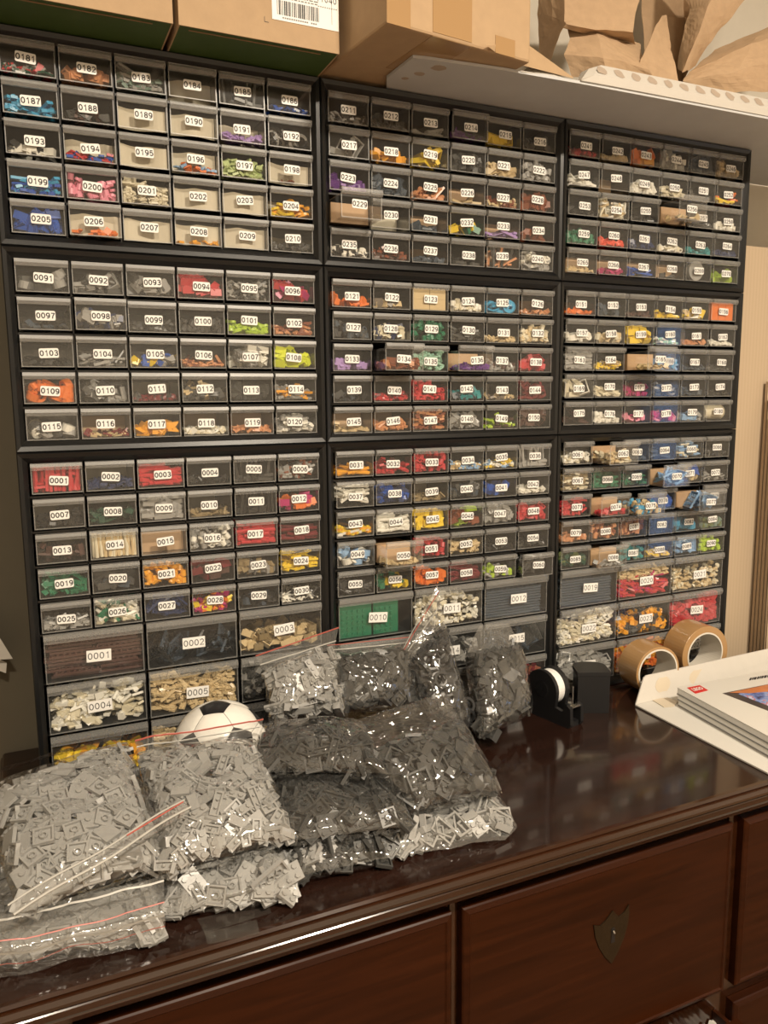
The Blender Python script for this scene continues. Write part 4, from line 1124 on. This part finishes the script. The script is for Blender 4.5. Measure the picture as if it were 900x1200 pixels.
# booklets
ang = math.radians(-2.0); BO = Vector((.8955, -.1235, 0)); e1 = Vector((math.cos(ang), math.sin(ang), 0)); e2 = Vector((-.13, -.9915, 0)).normalized()
def bkpt(u, v, z): return BO+e1*u+e2*v+Vector((0, 0, z))
BZ = [(DZ+.0034, .0085), (DZ+.0122, .0085), (DZ+.0210, .0115)]
mb_c = {}
for i, (z, th) in enumerate(BZ):
    bo = empty('instruction_booklet', bkpt(.14, .11, z)); o_ = Vector(bo.location)
    tag(bo, ['bottom white booklet of the three in the mailer', 'middle white booklet of the three in the mailer', 'top booklet with red logo and picture cover'][i], 'booklet', 'booklets stacked in the white mailer')
    j = (2-i)*.0015
    q = [(j*.3, j), (.285, j), (.285, .232), (j*.3, .232)]
    MB().prism([bkpt(u+.001, v, z+.0006)-o_ for u, v in q], (0, 0, th-.0012)).build('pages', 'label_white', bo, fix=True)
    MB().prism([bkpt(u, v, z)-o_ for u, v in q], (0, 0, .0005)).prism([bkpt(u, v, z+th-.0005)-o_ for u, v in q], (0, 0, .0005)).build('cover', 'white_card', bo, fix=True)
    MB().prism([bkpt(j*.3+.0004, j, z+.0006)-o_, bkpt(j*.3+.0010, j, z+.0006)-o_, bkpt(j*.3+.0010, .232, z+.0006)-o_, bkpt(j*.3+.0004, .232, z+.0006)-o_], (0, 0, .0014)).build('spine_crease', 'print_grey', bo, fix=True)
    if i == 2:
        zt = z+th+.0001
        ib = lambda px, py: at(px, py, 'z', zt)
        lg = [ib(805, 806), ib(820, 803), ib(830, 809), ib(815, 813)]
        lgo = MB().prism([p_-o_ for p_ in lg], (0, 0, .0002)).build('logo', 'logo_red', bo, fix=True)
        ex_ = (lg[1]-lg[0]); ey_ = (lg[0]-lg[3])
        V, F = text_mesh('LEGO', 1, .03); b = MB(); c0 = (lg[0]+lg[1]+lg[2]+lg[3])/4
        b.add([c0-o_+ex_*(v.x*.30)+ey_*(v.y*.55)+Vector((0, 0, .0005)) for v in V], F); b.build('lettering', 'label_white', bo)
        b = MB()
        k = 0; px = 877.5
        for wdt in (3, 2, 4, 3, 2, 3, 4, 2, 3): # dark printed title, too small to read
            P = [ib(px, 797.5-(px-877)*.17), ib(px+wdt*.8, 797.3-(px-877)*.17), ib(px+wdt*.8+1.6, 794.2-(px-877)*.17), ib(px+1.6, 794.4-(px-877)*.17)]
            b.add([p_-o_ for p_ in P], [(0, 1, 2, 3)]); px += wdt
        b.build('title_print', 'print_black', bo)
        # cover picture
        P0 = ib(846.5, 812.5); pe = e1*.20; pv = (ib(900, 833)-P0)
        fr = [P0, P0+pe, P0+pe+pv*2.2, P0+pv*2.2]
        MB().prism([p_-o_ for p_ in fr], (0, 0, .0001)).build('cover_picture', 'cover_photo', bo, fix=True) if 'cover_photo' in MATS else None
        m, N, L, p = new_mat('cover_photo'); setp(p, rough=.25)
        tc = N.new('ShaderNodeTexCoord'); nz = N.new('ShaderNodeTexNoise'); nz.inputs['Scale'].default_value = 45; nz.inputs['Detail'].default_value = 5; L.new(tc.outputs['Object'], nz.inputs['Vector'])
        cr = N.new('ShaderNodeValToRGB'); cr.color_ramp.interpolation = 'LINEAR'; els = cr.color_ramp.elements
        els[0].position = .36; els[0].color = (.03, .04, .12, 1); els[1].position = .72; els[1].color = (.85, .85, .9, 1)
        for ps, c in ((.45, (.12, .18, .45, 1)), (.52, (.25, .35, .62, 1)), (.57, (.5, .10, .08, 1)), (.63, (.45, .5, .7, 1))):
            e = els.new(ps); e.color = c
        L.new(nz.outputs['Fac'], cr.inputs[0]); L.new(cr.outputs[0], p.inputs['Base Color'])
        MB().prism([p_-o_ for p_ in fr], (0, 0, .0001)).build('cover_border', 'photo_dark', bo, fix=True)
        inn = [P0+e1*.022+pv*.16, P0+e1*.20+pv*.10, P0+e1*.20+pv*2.0, P0+e1*.010+pv*1.9]
        inn = [P0+e1*.018-(-pv)*.05+pv*.10, P0+pe*.98+pv*.02, P0+pe*.98+pv*2.1, P0+pv*2.1+e1*.012]
        MB().prism([p_-o_+Vector((0, 0, .0001)) for p_ in inn], (0, 0, .0002)).build('cover_picture', 'cover_photo', bo, fix=True)
        simple('photo_orange', (.50, .17, .06), .3, 0, 60, .35)
        og = [P0+e1*.010+pv*.04, P0+e1*.19-pv*.0, P0+e1*.19+pv*.30, P0+e1*.08+pv*.34, P0+e1*.035+pv*.22]
        MB().prism([p_-o_+Vector((0, 0, .0004)) for p_ in og], (0, 0, .0001)).build('cover_picture_sky', 'photo_orange', bo, fix=True)

# ------------------------------------------------------------------ zip bags full of bricks
BR = {}
def brick_me(kind, colr):
    if (kind, colr) not in BR:
        b = LIB[kind]; me = bpy.data.meshes.new('toy_'+kind); me.from_pydata(b.v, [], b.f); me.materials.append(pm(colr)); BR[kind, colr] = me
    return BR[kind, colr]
NAMES = {'plate22': 'square_plate', 'plate12': 'small_plate', 'plate22s': 'studded_plate', 'plate23': 'wide_plate', 'plate24': 'long_plate', 'tile22': 'flat_tile', 'tech': 'hole_brick', 'tech2': 'hole_brick', 'plate13': 'narrow_plate', 'plate14': 'narrow_plate', 'tile12': 'flat_tile', 'brick12': 'small_brick', 'jumble': 'bracket_brick', 'slope': 'slope_brick', 'brick22': 'cube_brick', 'ring': 'ring_piece'}
def bag(where, quad, H, kinds, colr, n_ind, header=None, zipc=None, tilt=.5, short='bag', seed=1, lay=2, fillv=1.0, extra=None, colname=None, lump=.006, Hb=None, cover=1.35, kindname='plates'):
    """quad: near-left, near-right, far-right, far-left (mid-plane corners); bricks fill the pillow up to v = fillv"""
    rng = np.random.default_rng(seed); Q = [Vector(q) for q in quad]
    N0 = ((Q[1]-Q[0]).cross(Q[3]-Q[0])+(Q[2]-Q[1]).cross(Q[3]-Q[2])).normalized()
    ctr = sum(Q, Vector())/4
    if N0.dot(Vector(CAM)-ctr) < 0: N0 = -N0
    Hb = H if Hb is None else Hb
    def prof(t): t = abs(2*t-1); return max(0.0, 1-t**3.2)**.55
    def pos(u, v, s, film=0.0):
        base = (Q[0]*(1-u)+Q[1]*u)*(1-v)+(Q[3]*(1-u)+Q[2]*u)*v
        vv = v if fillv >= 1 or v < fillv*.6 else v
        hprof = prof(u)*prof(v) if fillv >= 1 else prof(u)*(prof(min(1, v/fillv)) if v < fillv else 0)
        amp = (H if s > 0 else Hb)
        p_ = base+N0*(s*(amp*hprof+film))
        q = p_*22+Vector((seed*3.1, 0, 0)); p_ = p_+N0*(lump*noise.noise(q)*hprof*(1 if s > 0 else .4))
        return p_
    root = empty('zip_bag', tuple(ctr)); tag(root, where, 'plastic bag', 'clear zip bags of grey bricks heaped on the sideboard')
    # film
    b = MB(); G = 64
    for s in (1, -1):
        rows_ = []
        for j in range(G+1):
            r = []
            for i in range(G+1):
                u, v = i/G, j/G; p_ = pos(u, v, s, .0010+ (.0016 if 0 < i < G and 0 < j < G else 0))
                if 0 < i < G and 0 < j < G:
                    q = p_*Vector((1, 1, 1))*34+Vector((seed, seed*2, s*5))
                    em = 1 if (fillv >= 1 or v < fillv) else 3.0
                    p_ = p_+N0*s*em*(.0016*(1-2*abs(noise.noise(q)))+.0008*abs(noise.noise(p_*90)))
                else:
                    p_ = p_+N0*(.0015*noise.noise(p_*50))
                p_.z = max(p_.z, DZ+.0012); r.append(p_-ctr)
            rows_.append(r)
        b.grid(rows_ if s > 0 else [list(reversed(r)) for r in rows_])
    b.build('film', 'clear_bag_film', root, smooth=True)
    # header film with zip
    if header:
        rows_ = [[Vector(p_) for p_ in r] for r in header]; b = MB(); nn = 26; sub = 8; G2 = []
        for a, c in zip(rows_[:-1], rows_[1:]):
            for j in range(sub):
                t = j/sub; l, r = a[0].lerp(c[0], t), a[1].lerp(c[1], t); G2.append((l, r))
        G2.append((rows_[-1][0], rows_[-1][1])); PP = []
        for l, r in G2:
            rr = []
            for i in range(nn+1):
                p_ = l.lerp(r, i/nn); q = p_*30+Vector((seed, 0, 0)); p_ = p_+N0*(.0045*noise.noise(q)+.0016*abs(noise.noise(p_*80))); p_.z = max(p_.z, DZ+.0012); rr.append(p_-ctr)
            PP.append(rr)
        b.grid(PP); o = b.build('header_film', 'clear_header_film', root, smooth=True)
        for (t, wd, mt) in (zipc or []):
            k = t*(len(PP)-1); k0 = int(min(k, len(PP)-2)); f_ = k-k0
            line = [PP[k0][i].lerp(PP[k0+1][i], f_)+N0*.0011 for i in range(nn+1)]
            dirv = (PP[min(k0+1, len(PP)-1)][nn//2]-PP[k0][nn//2]).normalized()
            z = MB(); wd = wd*.75; z.grid([[p_-dirv*wd/2 for p_ in line], [p_+N0*wd*.35 for p_ in line], [p_+dirv*wd/2 for p_ in line]])
            z.build('zip_strip', mt, root)
    # bricks
    P4 = []; area = ((Q[1]-Q[0]).length+(Q[2]-Q[3]).length)/2*((Q[3]-Q[0]).length+(Q[2]-Q[1]).length)/2*min(1, fillv)
    mean_a = np.mean([np.sort((LIBN[k][0].max(0)-LIBN[k][0].min(0)))[-2:].prod() for k in kinds])
    placed = []
    taken = []
    for layer in range(lay+1):
        n_ = int((area*1.25+ (H*.6)*2*((Q[1]-Q[0]).length+(Q[3]-Q[0]).length)*.5)*cover/mean_a*(2.2 if layer == 0 else .85))
        for i in range(n_):
            u = .5+.5*math.sin(math.pi*(rng.random()-.5))*.995 if rng.random() < .4 else .02+.96*rng.random()
            v = .5+.5*math.sin(math.pi*(rng.random()-.5))*.995 if rng.random() < .4 else .02+.96*rng.random()
            v *= min(1, fillv)
            e = .008; p0 = pos(u, v, 1); du = pos(min(1, u+e), v, 1)-pos(max(0, u-e), v, 1); dv = pos(u, min(1, v+e), 1)-pos(u, max(0, v-e), 1)
            nn_ = du.cross(dv); nn_ = nn_.normalized() if nn_.length > 1e-12 else N0
            if nn_.dot(N0) < 0: nn_ = -nn_
            k = kinds[rng.integers(len(kinds))]; V, F = LIBN[k]; hk = V[:, 2].max(); ex = np.abs(V[:, :2]).max()
            a = rng.uniform(0, 6.28); tl = abs(rng.normal(0, tilt*.62)) if rng.random() < .9 else rng.uniform(.6, 1.5)
            up = (Matrix.Rotation(tl, 3, Vector((math.cos(a), math.sin(a), 0))) @ Vector((0, 0, 1)))
            q = Vector((0, 0, 1)).rotation_difference(nn_)
            R = (q.to_matrix() @ Matrix.Rotation(tl, 3, Vector((math.cos(a), math.sin(a), 0))) @ Matrix.Rotation(rng.uniform(0, 6.28), 3, 'Z'))
            if rng.random() < .5: R = R @ Matrix.Rotation(math.pi, 3, 'X')
            if layer == 0:
                tl = abs(rng.normal(0, tilt*.42)); R = (q.to_matrix() @ Matrix.Rotation(tl, 3, Vector((math.cos(a), math.sin(a), 0))) @ Matrix.Rotation(rng.uniform(0, 6.28), 3, 'Z'))
                if rng.random() < .55: R = R @ Matrix.Rotation(math.pi, 3, 'X')
                rad = .58*(V[:, 0].max()+V[:, 1].max())
                if any((p0-t_).length < (rad+r_)*.80 for t_, r_ in taken): continue
                taken.append((p0.copy(), rad))
            depth = .0012+.5*hk+ex*math.sin(min(tl, 1.57))*.8+(0, .0042, .0115)[layer]+rng.random()*.0015
            # keep inside the outline
            ee = max(0.0, ex*.9); Lu, Lv = (Q[1]-Q[0]).length, (Q[3]-Q[0]).length
            u2 = min(max(u, ee/Lu*.8), 1-ee/Lu*.8); v2 = min(max(v, ee/Lv*.8), min(1, fillv)-ee/Lv*.5)
            p0 = pos(u2, v2, 1)-nn_*depth
            Mx = Matrix.Translation(p0) @ (R*1.14).to_4x4() @ Matrix.Translation((0, 0, -hk/2))
            # never below the board
            Pz = min((Mx @ Vector(c)).z for c in ((ex, ex, 0), (-ex, ex, 0), (ex, -ex, 0), (-ex, -ex, 0), (ex, 0, hk), (-ex, 0, hk), (0, ex, hk), (0, -ex, hk)))
            if Pz < DZ+.002: Mx = Matrix.Translation((0, 0, DZ+.002-Pz)) @ Mx
            placed.append((layer, depth, k, Mx, colr if extra is None or rng.random() > .12 else extra))
    # the outermost ones are single things, the rest one heap
    order = sorted(range(len(placed)), key=lambda i: placed[i][0]*1000+placed[i][1])
    ind = set(order[:n_ind]) if n_ind else set()
    heap = MB(); cols = [colr]+([extra] if extra else [])
    for i, (l, dpt, k, Mx, c) in enumerate(placed):
        if i in ind:
            o = link(NAMES.get(k, 'toy_piece'), brick_me(k, c), None, Mx)
            tag(o, '%s %s showing through the %s' % (colname, NAMES.get(k, 'toy piece').replace('_', ' '), short), 'toy brick', 'single bricks seen in the '+short)
        else: heap.add(LIBN[k][0].tolist(), F=LIBN[k][1], mi=cols.index(c), mat=Mx)
    if heap.f:
        tag(heap.build('toy_bricks', [pm(c) for c in cols]), 'heap of %s %s filling the %s' % (colname, kindname, short), 'toy bricks', kind='stuff')
    return root

Zr = [(.55, .0016, 'zip_ridge'), (.72, .0022, 'zip_ridge'), (.93, .0022, 'zip_red')]
a = at
# bottom layer
bag('flat bag of light grey plates at the lower left corner', [a(-25, 1128, 'z', DZ+.014), a(192, 1092, 'z', DZ+.014), a(188, 985, 'z', DZ+.018), a(-40, 985, 'z', DZ+.018)], .016, ['plate22', 'plate22s', 'tile22', 'plate12'], 'lightgrey', 30,
    header=[[a(-20, 1152, 'z', DZ+.004), a(194, 1102, 'z', DZ+.004)], [a(-15, 1118, 'z', DZ+.034), a(193, 1070, 'z', DZ+.030)], [a(-5, 1075, 'z', DZ+.046), a(192, 1026, 'z', DZ+.044)]], zipc=[(.60, .0018, 'zip_red'), (.92, .003, 'zip_ridge'), (.22, .0014, 'zip_red'), (.40, .003, 'zip_ridge')], short='lower left corner bag', seed=3, Hb=.012, colname='light grey')
bag('flat bag of light grey plates under the red zip bag', [a(188, 1072, 'z', DZ+.014), a(352, 1048, 'z', DZ+.014), a(335, 950, 'z', DZ+.02), a(180, 960, 'z', DZ+.02)], .017, ['plate23', 'plate22s', 'plate12', 'plate24'], 'lightgrey', 30, short='flat bag under the red zip bag', seed=4, Hb=.012, colname='light grey')
bag('flat dark bag at the bottom of the middle stack', [a(338, 1030, 'z', DZ+.013), a(466, 1004, 'z', DZ+.013), a(440, 930, 'z', DZ+.018), a(320, 940, 'z', DZ+.018)], .016, ['plate14', 'plate23', 'plate24', 'plate12'], 'darkgrey', 20, short='lowest dark bag of the middle', seed=5, Hb=.012, extra='lightgrey', colname='dark grey')
bag('flat bag of light grey plates under the clear topped bag', [a(462, 1002, 'z', DZ+.010), a(606, 968, 'z', DZ+.010), a(560, 890, 'z', DZ+.016), a(440, 915, 'z', DZ+.016)], .016, ['plate12', 'plate22s', 'tile12', 'frame'], 'lightgrey', 30, short='flat bag under the clear topped bag', seed=6, Hb=.008, colname='light grey',
    header=[[a(470, 1000, 'z', DZ+.008), a(606, 968, 'z', DZ+.008)], [a(500, 1000, 'z', DZ+.003), a(592, 984, 'z', DZ+.003)]])
# second layer
bag('middle dark bag with large plates in the middle stack', [a(332, 988, 'z', DZ+.042), a(486, 968, 'z', DZ+.040), a(448, 895, 'z', DZ+.060), a(305, 900, 'z', DZ+.060)], .020, ['plate23', 'plate24', 'plate22s'], 'darkgrey', 30, short='second dark bag of the middle', seed=7, Hb=.014, colname='dark grey', tilt=.35)
bag('large bag of light grey square plates at the far left', [a(22, 1072, 'z', DZ+.050), a(200, 1010, 'z', DZ+.050), a(150, 872, 'z', DZ+.098), a(-28, 930, 'z', DZ+.095)], .024, ['plate22', 'plate22', 'plate22', 'tile22', 'plate22s'], 'lightgrey', 80, short='large far left bag', seed=8, Hb=.020, colname='light grey', tilt=.42,
    header=[[a(-2, 905, 'z', DZ+.100), a(140, 868, 'z', DZ+.102)], [a(5, 900, 'z', DZ+.112), a(148, 856, 'z', DZ+.115)]])
bag('large bag of light grey small plates with a red zip', [a(186, 1026, 'z', DZ+.048), a(350, 982, 'z', DZ+.046), a(300, 868, 'z', DZ+.098), a(160, 884, 'z', DZ+.096)], .024, ['plate12', 'plate12', 'plate13', 'tile12'], 'lightgrey', 60, short='large red zip bag', seed=9, Hb=.020, colname='light grey', tilt=.5,
    header=[[a(162, 885, 'z', DZ+.100), a(300, 862, 'z', DZ+.100)], [a(158, 868, 'z', DZ+.118), a(309, 842, 'z', DZ+.118)]], zipc=[(.5, .0022, 'zip_ridge'), (.95, .0026, 'zip_red')])
# loose fold of the left bag's zip lying across it
zs = empty('bag_zip_fold', tuple(a(120, 1008, 'z', DZ+.09))); tag(zs, 'folded clear zip edge lying diagonally over the far left bags', 'zip strip')
zo = Vector(zs.location)
L0, R0, L1, R1 = a(8, 1062, 'z', DZ+.085), a(215, 938, 'z', DZ+.098), a(18, 1078, 'z', DZ+.082), a(226, 950, 'z', DZ+.095)
def band(p0, p1, q0, q1, n_, amp, seed): 
    return [[p0.lerp(p1, i/n_).lerp(q0.lerp(q1, i/n_), j/6)+Vector((0, 0, amp*noise.noise(p0.lerp(p1, i/n_)*30+Vector((seed, j*.3, 0)))))-zo for i in range(n_+1)] for j in range(7)]
MB().grid(band(L0, R0, L1, R1, 40, .003, 1)).build('film', 'clear_header_film', zs, smooth=True)
for t, mt, wd in ((.12, 'zip_ridge', .0009), (.80, 'zip_ridge', .0011)):
    l, r = L0.lerp(L1, t)-zo, R0.lerp(R1, t)-zo; MB().path([l.lerp(r, i/12)+Vector((0, 0, .002+.0015*math.sin(i*.8))) for i in range(13)], wd, 6).build('ridge', mt, zs)
l, r = L0.lerp(L1, .3)-zo, R0.lerp(R1, .3)-zo; MB().path([l.lerp(r, .62+.36*i/6)+Vector((0, 0, .0035)) for i in range(7)], .0007, 5).build('red_line', 'zip_red', zs)
# third layer
bag('upper dark bag of wide plates in the middle stack', [a(300, 905, 'z', DZ+.082), a(455, 908, 'z', DZ+.078), a(425, 848, 'z', DZ+.100), a(305, 852, 'z', DZ+.100)], .020, ['plate23', 'plate24', 'plate14'], 'darkgrey', 25, short='topmost dark bag of the middle', seed=10, Hb=.012, colname='dark grey', tilt=.5)
bag('bag of dark grey hollow bricks with a wide clear top', [a(478, 958, 'z', DZ+.034), a(588, 930, 'z', DZ+.034), a(520, 812, 'z', DZ+.110), a(395, 852, 'z', DZ+.108)], .026, ['tech2', 'plate22', 'tile22', 'jumble', 'frame'], 'darkgrey', 30, short='bag with the wide clear top', seed=11, Hb=.016, fillv=.72, colname='dark grey', tilt=.7)
# standing bags
bag('upright bag of light grey hole bricks with a red zip', [a(315, 848, 'y', -.075), a(408, 842, 'y', -.075), a(392, 756, 'y', -.035), a(308, 782, 'y', -.035)], .022, ['plate13', 'plate14', 'tech', 'plate12'], 'lightgrey', 25, short='upright light grey bag', seed=12, Hb=.02, colname='light grey', tilt=.45,
    header=[[a(308, 785, 'y', -.045), a(392, 760, 'y', -.045)], [a(299, 768, 'y', -.022), a(396, 735, 'y', -.022)]], zipc=[(.35, .003, 'zip_ridge'), (.95, .0024, 'zip_red')])
bag('upright bag of dark grey parts behind the heap', [a(398, 835, 'y', -.070), a(490, 832, 'y', -.070), a(478, 752, 'y', -.035), a(392, 770, 'y', -.035)], .020, ['jumble', 'tile22', 'plate22', 'tech2'], 'darkgrey', 20, short='upright dark bag behind the heap', seed=13, Hb=.02, colname='dark grey', tilt=.8,
    header=[[a(393, 768, 'y', -.045), a(478, 760, 'y', -.045)], [a(382, 756, 'y', -.022), a(480, 746, 'y', -.022)]], zipc=[(.5, .003, 'zip_ridge'), (.95, .0018, 'zip_red')])
bag('bag of black grey rings with a pointed clear top', [a(505, 846, 'y', -.090), a(556, 858, 'y', -.100), a(520, 728, 'y', -.035), a(470, 775, 'y', -.040)], .022, ['ring', 'jumble', 'slope', 'disc'] if False else ['ring', 'jumble', 'slope'], 'charcoal', 10, short='bag with the pointed clear top', seed=14, Hb=.018, colname='dark grey', tilt=.8, kindname='rings and slopes',
    header=[[a(474, 790, 'y', -.055), a(528, 760, 'y', -.05)], [a(466, 770, 'y', -.045), a(512, 686, 'y', -.018)]], zipc=[(.70, .0024, 'zip_ridge'), (.9, .002, 'zip_red'), (.98, .0016, 'zip_ridge')])
bag('tall upright bag of dark grey blocks beside the tape dispenser', [a(562, 866, 'y', -.125), a(622, 838, 'y', -.095), a(608, 752, 'y', -.045), a(546, 760, 'y', -.045)], .024, ['brick22', 'tile22', 'jumble', 'tech2'], 'darkgrey', 20, short='bag beside the tape dispenser', seed=15, Hb=.02, colname='dark grey', tilt=.8, kindname='blocks',
    header=[[a(547, 765, 'y', -.055), a(608, 762, 'y', -.055)], [a(562, 733, 'y', -.035), a(598, 730, 'y', -.035)]])
